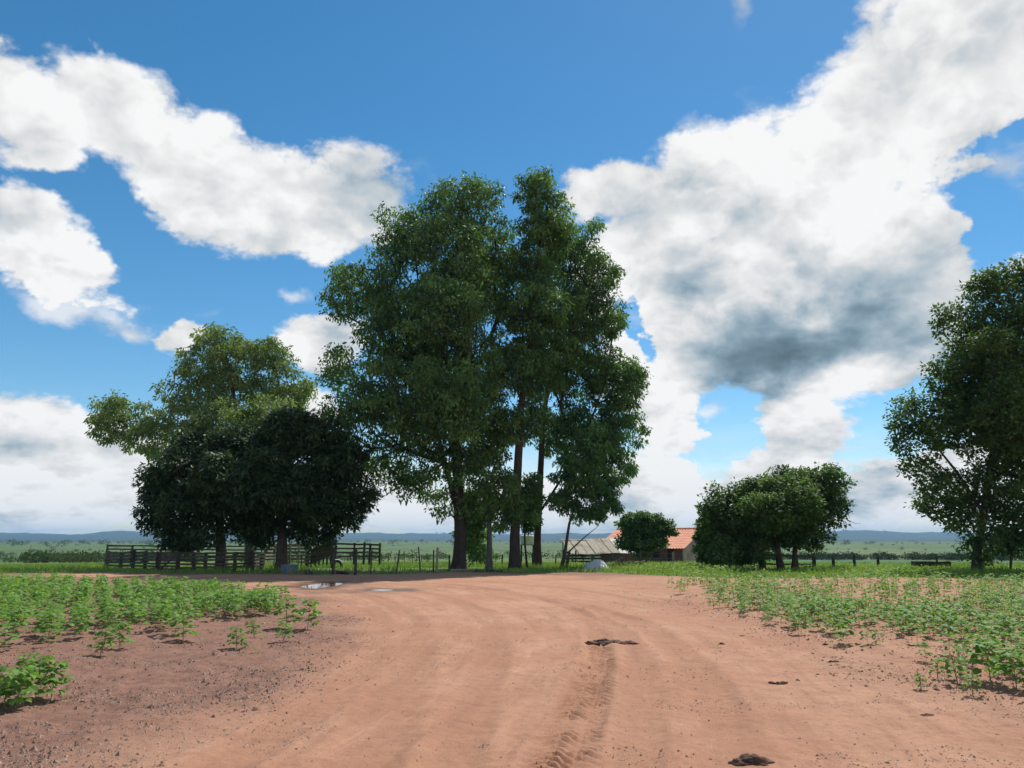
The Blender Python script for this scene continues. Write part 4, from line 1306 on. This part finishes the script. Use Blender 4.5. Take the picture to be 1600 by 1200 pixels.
def tub():
    p = gpt(452, 896.5)
    r = thing('water_tub', 'blue-grey round water tub beside the right mango trunk', 'tub', p)
    mb = MB()
    prof = [(.36, 0), (.40, .02), (.45, .40), (.48, .43), (.48, .47), (.44, .47), (.42, .40), (.38, .10), (.02, .09)]
    n = 28; vs = [(rr * math.cos(2 * pi * k / n), rr * math.sin(2 * pi * k / n), z) for rr, z in prof for k in range(n)]
    mb.add(vs, [(j * n + k, j * n + (k + 1) % n, (j + 1) * n + (k + 1) % n, (j + 1) * n + k) for j in range(len(prof) - 1) for k in range(n)])
    mb.build('shell', TUBBLUE, r)
    mb = MB(); mb.add([(.42 * math.cos(2 * pi * k / n), .42 * math.sin(2 * pi * k / n), .37) for k in range(n)], [tuple(range(n))]); mb.build('water', WATER, r)
    for z in (.15, .29):
        mb = MB(); mb.tube([((.415 + .05 * z / .4) * math.cos(2 * pi * k / n), (.415 + .05 * z / .4) * math.sin(2 * pi * k / n), z) for k in range(n + 1)], .014, 6, cap=False); mb.build('band', TUBBLUE, r)
tub()
RUBBER = rough_mat('worn_rubber', (0.03, 0.03, 0.03), (0.07, 0.066, 0.06), 12, bump=.3)
def tyre():
    p = gpt(526, 888)
    r = thing('old_tyre', 'old tyre with a pale top half sunk in the grass behind the wire fence', 'tyre', p, rotz=R(15))
    n, m = 30, 10; V = []
    for i in range(n):
        a = 2 * pi * i / n
        for k in range(m):
            b = 2 * pi * k / m
            rr = .30 + .10 * math.cos(b)
            V.append((rr * math.cos(a), .10 * math.sin(b), rr * math.sin(a) + .17))
    Q = [(i * m + k, ((i + 1) % n) * m + k, ((i + 1) % n) * m + (k + 1) % m, i * m + (k + 1) % m) for i in range(n) for k in range(m)]
    link('tyre_body', mesh_np('tyre_body', V, Q, 4, None, True), RUBBER, r)
    V = []
    for i in range(13):
        a = R(25) + R(130) * i / 12
        for rr, y in ((.385, -.08), (.408, -.04), (.412, .04), (.385, .08)):
            V.append((rr * math.cos(a), y, rr * math.sin(a) + .172))
    Q = [(i * 4 + k, i * 4 + 4 + k, i * 4 + 5 + k, i * 4 + 1 + k) for i in range(12) for k in range(3)]
    link('pale_band', mesh_np('pale_band', V, Q, 4, None, True), TARP, r)  # pale strip along the upper arc of the tyre
tyre()
def trough():
    a, b = gpt(1428, 892), gpt(1483, 892)
    a[2] += .22
    r = thing('feed_trough', 'long dark wooden feed trough under the right fence', 'trough', a)
    d = b - a; L = np.linalg.norm(d)
    for y, nm in ((-.25, 'side_board'), (.25, 'side_board')):
        mb = MB(); mb.bar((0, y, .20), (L, y + d[1], .18), .04, .26, .006); mb.build(nm, WOOD_OLD, r)
    mb = MB(); mb.box((L / 2, d[1] / 2, .09), (L * .98, .44, .04)); mb.build('bottom_board', WOOD_DARK, r)
    for x in (.02, L - .02):
        mb = MB(); mb.box((x, d[1] * x / L, .21), (.04, .458, .26)); mb.build('end_board', WOOD_OLD, r)
    for x in (.35, L - .35):
        mb = MB(); mb.box((x, 0, -.09), (.12, .5, .32)); mb.build('foot', WOOD_DARK, r)
trough()
def log(label, pxs, rad, mat, h=0.0):
    p = [gpt(*q) for q in pxs]
    o = p[0]
    mb = MB(); pts = [q - o + [0, 0, rad * .7 + h * i / max(1, len(p) - 1)] for i, q in enumerate(p)]
    mb.tube(pts, [rad * (1 - .25 * i / len(pts)) for i in range(len(pts))], 8, .1)
    x = mb.build('fallen_log', mat, None, o); tag(x, label, 'log')
log('long grey log lying before the thick eucalyptus trunk', [(704, 892.5), (722, 892), (738, 891.5)], .07, WOOD_PALE)
log('grey log lying before the slim pale trunk', [(742, 893.5), (762, 893), (784, 894)], .08, WOOD_OLD)
log('thin pale stick lying by the second puddle edge in the shade', [(640, 901), (655, 900.5)], .035, WOOD_PALE)
log('dark log lying at the fence foot right of the tub', [(526, 897.5), (534, 897), (543, 898)], .09, WOOD_DARK)
# stumps between the tub and the first stout post
for px, h, lab in ((478, .22, 'left one of three short stumps right of the blue tub'), (483, .26, 'middle one of three short stumps right of the blue tub'), (487, .20, 'right one of three short stumps right of the blue tub')):
    p = gpt(px, 898); mb = MB(); mb.tube([(0, 0, -.05), (0, 0, h * .5), (.01, 0, h)], [.07, .06, .055], 8, .1)
    tag(mb.build('stump', WOOD_OLD, None, p), lab, 'stump', 'stumps by the tub')
# bare pole leaning across before the shed, twiggy brush pile
log('thin bare pole leaning across before the shed', [(952, 885), (1008, 885)], .05, WOOD_PALE, .4)
def brush():
    p = gpt(975, 889)
    r = thing('brush_pile', 'brown heap of cut brushwood right of the white heap', 'brush pile', p)
    mb = MB()
    for _ in range(260):
        x, y = random.gauss(0, .65), random.gauss(0, .4)
        if abs(x) > 1.2: continue
        h = max(.1, .75 - .5 * abs(x)); z = random.uniform(0, h)
        d = np.array([random.gauss(0, 1), random.gauss(0, 1), random.gauss(.3, .6)]); d /= np.linalg.norm(d); l = random.uniform(.25, .6)
        a = np.array([x, y, z]); b = a + d * l
        if b[2] < 0: b[2] = .02
        mb.tube([a, (a + b) / 2 + [random.uniform(-.04, .04), 0, random.uniform(-.03, .05)], b], [.012, .009, .004], 3, cap=False)
    o = mb.build('twig', BARK_DARK, r); o['kind'] = 'stuff'
brush()

# dung lumps and clods one can pick out on the road
def dung_lump(name, label, px, py, size, seed, parts=1, cat='dung', mat=DUNG):
    p = gpt(px, py)
    k = p[1] / F
    rg = np.random.default_rng(seed)
    VV, QQ = [], []; off = 0
    for i in range(parts):
        V, Q = lump(seed=seed * 10 + i, amp=.5, freq=2.6)
        s = size * k * (rg.uniform(.35, .6) if parts > 1 else .5)
        V = V * [s * rg.uniform(.9, 1.2), s * rg.uniform(.7, 1.0), s * rg.uniform(.38, .62)] 
        c = np.array([(i - (parts - 1) / 2) / max(1, parts - 1) * size * k * .75 if parts > 1 else 0, rg.normal(0, .2) * s, -.008])
        VV.append(V + c); QQ.append(np.array(Q) + off); off += len(V)
    o = link(name, mesh_np(name, np.concatenate(VV), np.concatenate(QQ), 4, None, True), mat, None, p)
    return tag(o, label, cat, 'dung lumps on the road' if cat == 'dung' else None)
dung_lump('dung_heap', 'largest dark dung heap at the bottom edge of the road', 1178, 1193, 34, 1, 4)
dung_lump('dung_heap', 'dark dung lump with two crumbs, mid right on the road', 1214, 1068, 16, 2, 2)
dung_lump('dung_heap', 'small dung lump just right of the two-part one', 1246, 1063, 9, 3, 1)
dung_lump('dung_heap', 'single dark dung lump near the right field edge', 1303, 1037, 11, 4, 1)
dung_lump('dung_heap', 'flat dung pat low on the right of the road', 1450, 1119, 14, 5, 1)
dung_lump('dung_heap', 'small dung lump near the right field corner plants', 1464, 1083, 9, 6, 1)
dung_lump('dung_heap', 'small dark lump at the left bend of the right field edge', 1128, 1005, 9, 7, 1)
dung_lump('dung_heap', 'tiny dark lump farthest up the right road edge', 1160, 994, 7, 8, 1)
dung_lump('dung_heap', 'tiny dark lump by the low weeds on the right', 1291, 1010, 8, 9, 1)
def pat():
    p = gpt(957, 1006)
    V, Q = [], []
    off = 0
    rg = np.random.default_rng(6)
    for i in range(9):
        v, q = lump(seed=70 + i, amp=.5, freq=2.4)
        s = rg.uniform(.10, .17)
        v = v * [s * 1.0, s * .8, s * rg.uniform(.2, .42)] + [(i - 4) * .072 + rg.normal(0, .02), rg.normal(0, .07), -.01]
        V.append(v); Q.append(np.array(q) + off); off += len(v)
    o = link('dung_streak', mesh_np('dung_streak', np.concatenate(V), np.concatenate(Q), 4, None, True), DUNG, None, p)
    tag(o, 'long flat streak of dark dung in the middle of the road', 'dung')
pat()

# ================================================================== clods and pebbles
def scatter_clods(name, label, n, rmin, rmax, want, smin, smax, seed, mat):
    rg = np.random.default_rng(seed)
    m = n * 12
    u = rg.random(m)
    r = rmin * (rmax / rmin) ** u
    th = rg.uniform(R(-40), R(40), m)
    x, y = r * np.sin(th), r * np.cos(th)
    road, grass, sd = zones(x, y)
    pr = want(road, grass, x, y)
    k = rg.random(m) < pr
    x, y = x[k][:n], y[k][:n]
    n = len(x)
    z = gz(x, y)
    s = smin * (smax / smin) ** (rg.random(n) ** 2.6)
    octv = np.array([(1, 0, -.3), (0, 1, -.3), (-1, 0, -.3), (0, -1, -.3), (.15, .1, .85)])
    V = octv[None] * s[:, None, None] * rg.uniform(.55, 1.25, (n, 5, 3))
    a = rg.random(n) * 6.3; c, q = np.cos(a)[:, None], np.sin(a)[:, None]
    V = np.stack([V[..., 0] * c - V[..., 1] * q, V[..., 0] * q + V[..., 1] * c, V[..., 2] * .75], -1) + rg.normal(0, .15, (n, 5, 3)) * s[:, None, None]
    V = V + np.stack([x, y, z], -1)[:, None, :]
    f = np.array([(0, 1, 4), (1, 2, 4), (2, 3, 4), (3, 0, 4)])
    T = (np.arange(n)[:, None, None] * 5 + f[None]).reshape(-1, 3)
    o = link(name, mesh_np(name, V.reshape(-1, 3), T, 3), mat)
    tag(o, label, None, kind='stuff')
scatter_clods('soil_clods', 'brown clods strewn over the tilled soil', 62000, 5.5, 26, lambda rd, g, x, y: (1 - rd) * (1 - g) * np.clip(.5 + 1.6 * fbm(x / .9, y / .9, 3, 6), .1, 1), .006, .036, 3, CLOD)
scatter_clods('road_gravel', 'fine gravel strewn over the dirt road', 20000, 5.5, 30, lambda rd, g, x, y: rd * (.12 + .88 * (fbm(x / 1.1, y / 1.1, 3, 2) > .12)), .004, .022, 4, GRAVEL)

# ================================================================== soybean plants
def soy_leaf_mesh():
    """one leaflet, pointed oval with a folded rib, 12 triangles"""
    prof = [(0, 0), (.18, .34), (.42, .48), (.68, .36), (.88, .15), (1.0, 0)]
    V = []; T = []
    for t, w in prof:
        V += [(0, t, .06 * math.sin(t * 3) - .10 * t * t), (-w, t, .06 * math.sin(t * 3) - .10 * t * t + .14 * w), (w, t, .06 * math.sin(t * 3) - .10 * t * t + .14 * w)]
    for i in range(len(prof) - 1):
        a, b = i * 3, i * 3 + 3
        T += [(a, b, b + 1), (a, b + 1, a + 1), (a, a + 2, b + 2), (a, b + 2, b)]
    V = np.array(V); V[:, 0] *= .85
    return mesh_np('leaf', V, T, 3, {'tint': np.full(len(V), .5)})
def soy_plan(rg, h, extra=0, leaf=1.0):
    """stem points and leaflet placements (pos, dir, normal, size) of one plant of height h"""
    stems, leaves = [], []
    top = np.array([rg.normal(0, .10) * h, rg.normal(0, .10) * h, h * .9])
    stems.append([np.zeros(3) - [0, 0, .03], top * .5 + rg.normal(0, .015, 3), top])
    nn = int(rg.integers(13, 18)) + extra
    for i in range(nn):
        f = .12 + .86 * (i + .5) / nn
        b = top * f
        a = i * 2.4 + rg.normal(0, .4)
        L = h * rg.uniform(.16, .32) * (1.2 - .7 * f)
        e = b + np.array([math.cos(a) * L, math.sin(a) * L, L * rg.uniform(.35, .9)])
        stems.append([b, (b + e) / 2 + [0, 0, .02], e])
        out = np.array([math.cos(a), math.sin(a), rg.uniform(-.5, .1)])
        for da in (0, 1.25, -1.25):
            o = np.array([math.cos(a + da), math.sin(a + da), rg.uniform(-.55, .10)])
            n_ = np.array([rg.normal(0, .35) + .15 * o[0], rg.normal(0, .35) + .15 * o[1], 1.0])
            leaves.append((e + o * .01, o, n_, h * leaf * rg.uniform(.14, .22)))
    return stems, leaves
def soy_stem_mesh(stems):
    mb = MB()
    for i, s in enumerate(stems):
        mb.tube(s, [.006, .005, .004] if i == 0 else [.003, .0025, .002], 4 if i == 0 else 3, cap=False)
    return mb.mesh('stem')
def soy_foliage(leaves, rg):
    C = np.array([l[0] for l in leaves]); D = np.array([l[1] for l in leaves]); N = np.array([l[2] for l in leaves]); L = np.array([l[3] for l in leaves])
    return C, D, N, L
FIELD_L = poly_px([(-300, 1060), (-60, 1038), (0, 1036), (40, 1026), (100, 1008), (160, 1002), (240, 982), (285, 1000), (320, 978), (400, 966), (430, 962), (440, 950), (420, 938), (340, 928), (250, 921), (120, 917), (0, 918), (-200, 924), (-400, 960)])
FIELD_R = poly_px([(1045, 915), (1060, 935), (1120, 955), (1200, 985), (1300, 1015), (1420, 1055), (1530, 1085), (1680, 1110), (1900, 1100), (1900, 930), (1700, 910), (1450, 907), (1200, 908), (1100, 909)])
def row_spots(poly, ang, gap, step, seed, keep):
    rg = np.random.default_rng(seed)
    c, s = math.cos(ang), math.sin(ang)
    lo, hi = poly.min(0), poly.max(0)
    ctr = (lo + hi) / 2; rad = np.hypot(*(hi - lo)) / 2
    us = np.arange(-rad, rad, gap); vs = np.arange(-rad, rad, step)
    U, Vv = np.meshgrid(us, vs, indexing='ij')
    U = U + rg.normal(0, .05, U.shape); Vv = Vv + rg.normal(0, step * .35, Vv.shape)
    x = (ctr[0] + U * c - Vv * s).ravel(); y = (ctr[1] + U * s + Vv * c).ravel()
    m = in_poly(x, y, poly)
    x, y = x[m], y[m]
    m = rg.random(len(x)) < keep(x, y)
    x, y = x[m], y[m]
    m = np.abs(x / np.maximum(y, .1)) < .78
    return x[m], y[m]
def clumpy(x, y, lo, hi, s, k):
    return np.clip(sm(fbm(x / s, y / s, 3, k), lo, hi), 0, 1)
lx, ly = row_spots(FIELD_L, R(28), .50, .22, 5, lambda x, y: .34 + .64 * clumpy(x, y, -.22, .08, 1.7, 3))
rx_, ry_ = row_spots(FIELD_R, R(-38), .50, .22, 6, lambda x, y: (.26 + .70 * clumpy(x, y, -.14, .16, 1.7, 5)) * np.clip(.35 + .65 * sm(dist_polyline(x, y, np.vstack([FIELD_R, FIELD_R[:1]]))[0], 0, 1.6), 0, 1) * np.where(y > 21, .5, 1.0))
# the loose plants on the near edge of both fields: (px, py of the foot, height px)
EDGE = [(22, 1118, 62, 'L', 'leafy soybean plant at the left edge, in the nearest clump, its lowest plant'),
        (52, 1105, 66, 'L', 'tallest soybean plant of the nearest clump at the left edge'),
        (78, 1098, 58, 'L', 'right-hand soybean plant of the nearest clump at the left edge'),
        (5, 1112, 60, 'L', 'soybean plant cut by the left edge in the nearest clump'),
        (40, 1075, 42, 'L', 'rear soybean plant of the nearest clump at the left edge'),
        (155, 1028, 42, 'L', 'left plant of the loose pair between the nearest clump and the dense rows'),
        (188, 1018, 44, 'L', 'right plant of the loose pair between the nearest clump and the dense rows'),
        (286, 1003, 46, 'L', 'soybean plant at the near tip of the fourth row of the left field'),
        (370, 1013, 34, 'L', 'lone dark soybean plant standing nearest the road in the left field'),
        (398, 998, 28, 'L', 'thin lone soybean plant right of the dark one'),
        (441, 1004, 32, 'L', 'small lone soybean plant before the bushy pair at the field corner'),
        (448, 985, 48, 'L', 'bushy soybean plant second from the road at the left field corner'),
        (480, 988, 48, 'L', 'outermost soybean plant of the left field, nearest the road'),
        (415, 965, 34, 'L', 'soybean plant behind the thin lone one near the left field corner'),
        (1440, 1082, 24, 'R', 'short seedling left of the tall lone plant at the right field edge'),
        (1465, 1062, 28, 'R', 'seedling just behind the short ones at the right field edge'),
        (1498, 1075, 44, 'R', 'seedling with a thin bare stem near the right field corner'),
        (1549, 1072, 64, 'R', 'tall lone soybean plant on a dark stem at the right field edge'),
        (1590, 1086, 58, 'R', 'soybean plant cut by the right edge, nearest of the right field'),
        (1520, 1094, 34, 'R', 'small seedling lowest in the right field corner')]
LEAF1 = soy_leaf_mesh(); LEAF1.materials.append(SOY)
def soy_edge():
    rg = np.random.default_rng(77)
    for px, py, hp, side, lab in EDGE:
        p = gpt(px, py)
        h = hp * p[1] / F / CP
        root = thing('soybean_plant', lab, 'plant', p, 'soybean plants of the %s field' % ('left' if side == 'L' else 'right'))
        stems, leaves = soy_plan(rg, h, 6 if hp > 40 else 3, 1.2)
        if 'sparse' in lab or 'seedling' in lab:
            leaves = leaves[::2]
        link('stem', soy_stem_mesh(stems), STEM, root)
        if p[1] < 11.5:
            for c, d, n_, L in leaves:
                d = unit(np.asarray(d)); s_ = unit(np.cross(d, n_)); u = np.cross(s_, d)
                o = link('leaf', LEAF1, None, root)
                from mathutils import Matrix
                M = Matrix(((s_[0] * L, d[0] * L, u[0] * L, c[0]), (s_[1] * L, d[1] * L, u[1] * L, c[1]), (s_[2] * L, d[2] * L, u[2] * L, c[2]), (0, 0, 0, 1)))
                o.matrix_local = M
        else:
            C, D, N, Lh = soy_foliage(leaves, rg)
            link('foliage', leaf_mesh('foliage', C, D, N, Lh, Lh * .78, rg.random(len(C))), SOY, root)
soy_edge()
def soy_fields():
    rg = np.random.default_rng(5)
    protos = []
    for i in range(9):
        st, lv = soy_plan(rg, 1.0)
        C, D, N, L = soy_foliage(lv, rg)
        sme = soy_stem_mesh(st); sme.materials.append(STEM)
        fme = leaf_mesh('foliage', C, D, N, L, L * .80, rg.random(len(C))); fme.materials.append(SOY)
        protos.append((sme, fme, C, D, N, L, st))
    xs = np.concatenate([lx, rx_]); ys = np.concatenate([ly, ry_]); side = np.concatenate([np.zeros(len(lx)), np.ones(len(rx_))])
    zs = gz(xs, ys) - .01
    hs = rg.uniform(.34, .60, len(xs)) * np.where(side > 0, .84, 1.0)
    dist = np.hypot(xs, ys)
    vis = np.abs(xs / ys) < .69
    order = np.argsort(np.where(vis, dist, 1e6))
    print('soy plants', len(xs))
    ind = order[:279]
    def lab_of(i):
        s_ = 'left' if side[i] == 0 else 'right'
        q = side == side[i]
        f = (dist[i] < np.quantile(dist[ind][q[ind]], [.33, .67])).sum()
        a = np.abs(xs[i] / ys[i]); g = (a < np.quantile(np.abs(xs / ys)[ind][q[ind]], [.33, .67])).sum()
        return 'leafy soybean plant, %s of the %s field, %s' % (('back rows', 'middle rows', 'front rows')[f], s_, ('by the picture edge', 'midway across', 'towards the road')[g])
    for i in ind:
        k = int(rg.integers(0, 9)); sme, fme = protos[k][:2]
        sd = int(side[i])
        r = thing('soybean_plant', lab_of(i), 'plant', (xs[i], ys[i], zs[i]), 'soybean plants of the %s field' % ('left', 'right')[sd], rg.random() * 6.28)
        h = float(hs[i]); r.scale = (h * 1.1, h * 1.1, h)
        link('stem', sme, None, r); link('foliage', fme, None, r)
    rest = order[279:]
    for sd, nm, lab in ((0, 'soybean_rows', 'farther soybean rows of the left field'), (1, 'soybean_rows', 'farther soybean rows of the right field')):
        Cs, Ds, Ns, Ls = [], [], [], []
        mb = MB()
        for i in rest[side[rest] == sd]:
            k = int(rg.integers(0, 9)); _, _, C, D, N, L, st = protos[k]
            a = rg.random() * 6.28; h = hs[i]
            Rm = np.array([[math.cos(a), -math.sin(a), 0], [math.sin(a), math.cos(a), 0], [0, 0, 1]])
            sub = slice(None) if dist[i] < 26 else slice(None, None, 2)
            Cs.append((C[sub] @ Rm.T) * h + [xs[i], ys[i], zs[i]]); Ds.append(D[sub] @ Rm.T); Ns.append(N[sub] @ Rm.T); Ls.append(L[sub] * h * (1 if dist[i] < 26 else 1.3))
            mb.tube([(xs[i], ys[i], zs[i] - .02), (xs[i], ys[i], zs[i] + h * .8)], .006, 3, cap=False)
        if not Cs: continue
        C, D, N, L = map(np.concatenate, (Cs, Ds, Ns, Ls))
        root = thing(nm, lab, 'plants', (0, 0, 0)); root['kind'] = 'stuff'
        o = link('foliage', leaf_mesh('foliage', C, D, N, L, L * .80, rg.random(len(C))), SOY, root); o['kind'] = 'stuff'
        o = mb.build('stem', STEM, root); o['kind'] = 'stuff'
soy_fields()

# ================================================================== grass and weeds
def grass_patch(name, label, x, y, h, w, seed, mat, lean=.35):
    rg = np.random.default_rng(seed)
    n = len(x)
    z = gz(x, y, False) - .02
    C = np.stack([x, y, z], -1)
    D = unit(np.stack([rg.normal(0, lean, n), rg.normal(0, lean, n), np.ones(n)], -1))
    N = unit(rg.normal(size=(n, 3)) * [1, 1, .2] + [0, -.6, 0])
    me = leaf_mesh(name, C, D, N, h * rg.uniform(.5, 1.35, n), np.full(n, 1.0) * w, np.clip(.5 + .5 * fbm(x / 2, y / 2, 3, 2) * 2 + rg.normal(0, .2, n), 0, 1), fold=.1)
    o = link(name, me, mat); tag(o, label, None, kind='stuff')
def spots(n, y0, y1, seed, maskf):
    rg = np.random.default_rng(seed)
    m = n * 6
    y = y0 * (y1 / y0) ** rg.random(m); x = rg.uniform(-.74, .74, m) * y
    k = rg.random(m) < maskf(x, y)
    return x[k][:n], y[k][:n]
gx_, gy_ = spots(70000, 29, 110, 8, lambda x, y: zones(x, y)[1] * np.clip(.45 + 1.3 * fbm(x / 3, y / 3, 3, 4), .05, 1))
hh = np.where(gx_ > 5, .24, .20) * (1 + .8 * clumpy(gx_, gy_, .0, .35, 4.0, 6)) 
grass_patch('pasture_grass', 'green grass growing round the fences and trees', gx_, gy_, hh, .035 * gy_ / 40, 9, GRASS)
# broad-leaved weeds on the right strip
wx, wy = spots(26000, 28.5, 58, 12, lambda x, y: zones(x, y)[1] * (x > 3.5) * np.clip(.5 + 1.5 * fbm(x / 1.6, y / 1.6, 3, 6), 0, 1))
def weeds():
    rg = np.random.default_rng(13); n = len(wx)
    z = gz(wx, wy, False) + rg.uniform(.0, .27, n) * (.5 + 1.0 * clumpy(wx, wy, -.1, .3, 2.2, 1))
    D = unit(rg.normal(size=(n, 3)) * [1, 1, .5]); N = unit(rg.normal(0, .5, (n, 3)) + [0, 0, 1])
    o = link('weed_leaves', leaf_mesh('weed_leaves', np.stack([wx, wy, z], -1), D, N, rg.uniform(.09, .17, n), rg.uniform(.06, .11, n), rg.random(n)), WEED)
    tag(o, 'low leafy weeds along the back of the right field', None, kind='stuff')
weeds()
# sparse small weeds on the bare soil edge
def seedlings():
    rg = np.random.default_rng(23)
    x, y = spots(2600, 12, 34, 24, lambda x, y: ((x > 2.5) | (x < -4)) * (1 - zones(x, y)[1]) * (np.abs(zones(x, y)[2]) < 1.8) * np.clip(.02 + 1.5 * fbm(x / 1.5, y / 1.5, 3, 3), 0, 1) * np.where(x < 0, .15, 1))
    n = len(x); z = gz(x, y) + rg.uniform(.01, .10, n)
    D = unit(rg.normal(size=(n, 3)) * [1, 1, .4]); N = unit(rg.normal(0, .5, (n, 3)) + [0, 0, 1])
    o = link('seedling_leaves', leaf_mesh('seedling_leaves', np.stack([x, y, z], -1), D, N, rg.uniform(.04, .09, n), rg.uniform(.02, .045, n), rg.random(n)), SOY)
    tag(o, 'tiny sparse seedlings along the road edges', None, kind='stuff')
seedlings()

# ================================================================== far scrub and tree lines
def scrub(name, label, spots_, seed, mat=SCRUB, quads=46, ls=1.0):
    """spots_: list of (x, y, radius, height)"""
    rg = np.random.default_rng(seed)
    S = np.array(spots_); n = len(S)
    z = gz0(S[:, 0], S[:, 1])
    i = np.repeat(np.arange(n), quads)
    m = len(i)
    d = unit(rg.normal(size=(m, 3)) + [0, 0, .3]) * (rg.random(m) ** .35)[:, None]
    lob = 1 + .35 * np.sin(d[:, 0] * 4 + i) * np.cos(d[:, 1] * 4 + i * 1.7)
    C = np.stack([S[i, 0] + d[:, 0] * S[i, 2] * lob, S[i, 1] + d[:, 1] * S[i, 2] * lob, z[i] + S[i, 3] * (.45 + .55 * d[:, 2] * lob)], -1)
    D = unit(rg.normal(size=(m, 3))); N = unit(rg.normal(0, .7, (m, 3)) + [0, 0, .8])
    L = S[i, 2] * rg.uniform(.30, .62, m) * ls
    o = link(name, leaf_mesh(name, C, D, N, L, L * .7, np.clip(.5 * rg.random(n)[i] + .5 * rg.random(m), 0, 1)), mat)
    tag(o, label, None, kind='stuff')
def mk_scrub():
    rg = np.random.default_rng(31)
    sp = []
    # scattered bushes over the middle pasture
    for _ in range(2400):
        y = 130 * (2200 / 130) ** rg.random(); x = rg.uniform(-.75, .75) * y
        pr = .25 + 1.6 * float(fbm(np.array([x / 90.0]), np.array([y / 140.0]), 3, 2)[0])
        if rg.random() > pr: continue
        if 45 < x and 100 < y < 270 : continue
        if x < -.35 * y and y < 240: continue
        s = rg.uniform(.6, 1.9) * (1 + y / 1500)
        sp.append((x, y, s, s * rg.uniform(.9, 1.5)))
    scrub('pasture_scrub', 'bushes dotted over the far pasture', sp, 5, quads=70, ls=.6)
    sp = []
    for _ in range(420):
        y = rg.uniform(180, 430); x = -rg.uniform(.42, .60) * y + rg.normal(0, 5)
        s = rg.uniform(1.2, 2.6); sp.append((x, y, s, s * rg.uniform(.8, 1.3)))
    scrub('scrub_thicket', 'dark green thicket of scrub on the left beyond the grass', sp, 6, quads=60, ls=.65)
    sp = []
    for _ in range(330):
        x = rg.uniform(60, 270); y = 285 + x * .10 + rg.normal(0, 6) - max(0, 130 - x) * .25
        s = rg.uniform(1.6, 3.0); sp.append((x, y, s, s * rg.uniform(.7, 1.05)))
    scrub('tree_belt', 'dark belt of low trees behind the green crop on the right', sp, 7, mat=BELT, quads=110, ls=.45)
    sp = []
    for _ in range(700):
        y = rg.uniform(900, 2600); x = rg.uniform(-.75, .75) * y
        if rg.random() > .15 + 1.6 * float(fbm(np.array([x / 300.0]), np.array([y / 300.0]), 3, 5)[0]): continue
        s = rg.uniform(3, 7); sp.append((x, y, s, s * rg.uniform(.9, 1.4)))
    scrub('far_woods', 'scattered woods on the valley floor', sp, 8, quads=80, ls=.55)
    sp = []
    for _ in range(160):
        a = rg.uniform(-.75, .75); y = rg.uniform(6900, 8200); s = rg.uniform(7, 13)
        if fbm(np.array([a * 14]), np.array([.3]), 2, 3)[0] < .05: continue
        sp.append((a * y, y, s * 1.6, s))
    scrub('ridge_trees', 'trees on the skyline of the blue hills', sp, 9, quads=30)
mk_scrub()

# ================================================================== air
HZ, _t, _b = mat_base('haze_air')
HZ.node_tree.nodes.remove(_b)
_pv = _t.n('ShaderNodeVolumePrincipled')
_pv.inputs['Color'].default_value = (0.35, 0.67, 1.0, 1)
_pv.inputs['Density'].default_value = 1.0e-4
_pv.inputs['Anisotropy'].default_value = 0.0
_t.L.new(_pv.outputs[0], HZ.node_tree.nodes['Material Output'].inputs['Volume'])
mb = MB(); zt, zb = 112.0, -16.0
mb.box((0, 0, (zt + zb) / 2), (20000, 20000, zt - zb))
hz = mb.build('haze', HZ); tag(hz, 'pale blue haze over the far hills', None, kind='stuff')
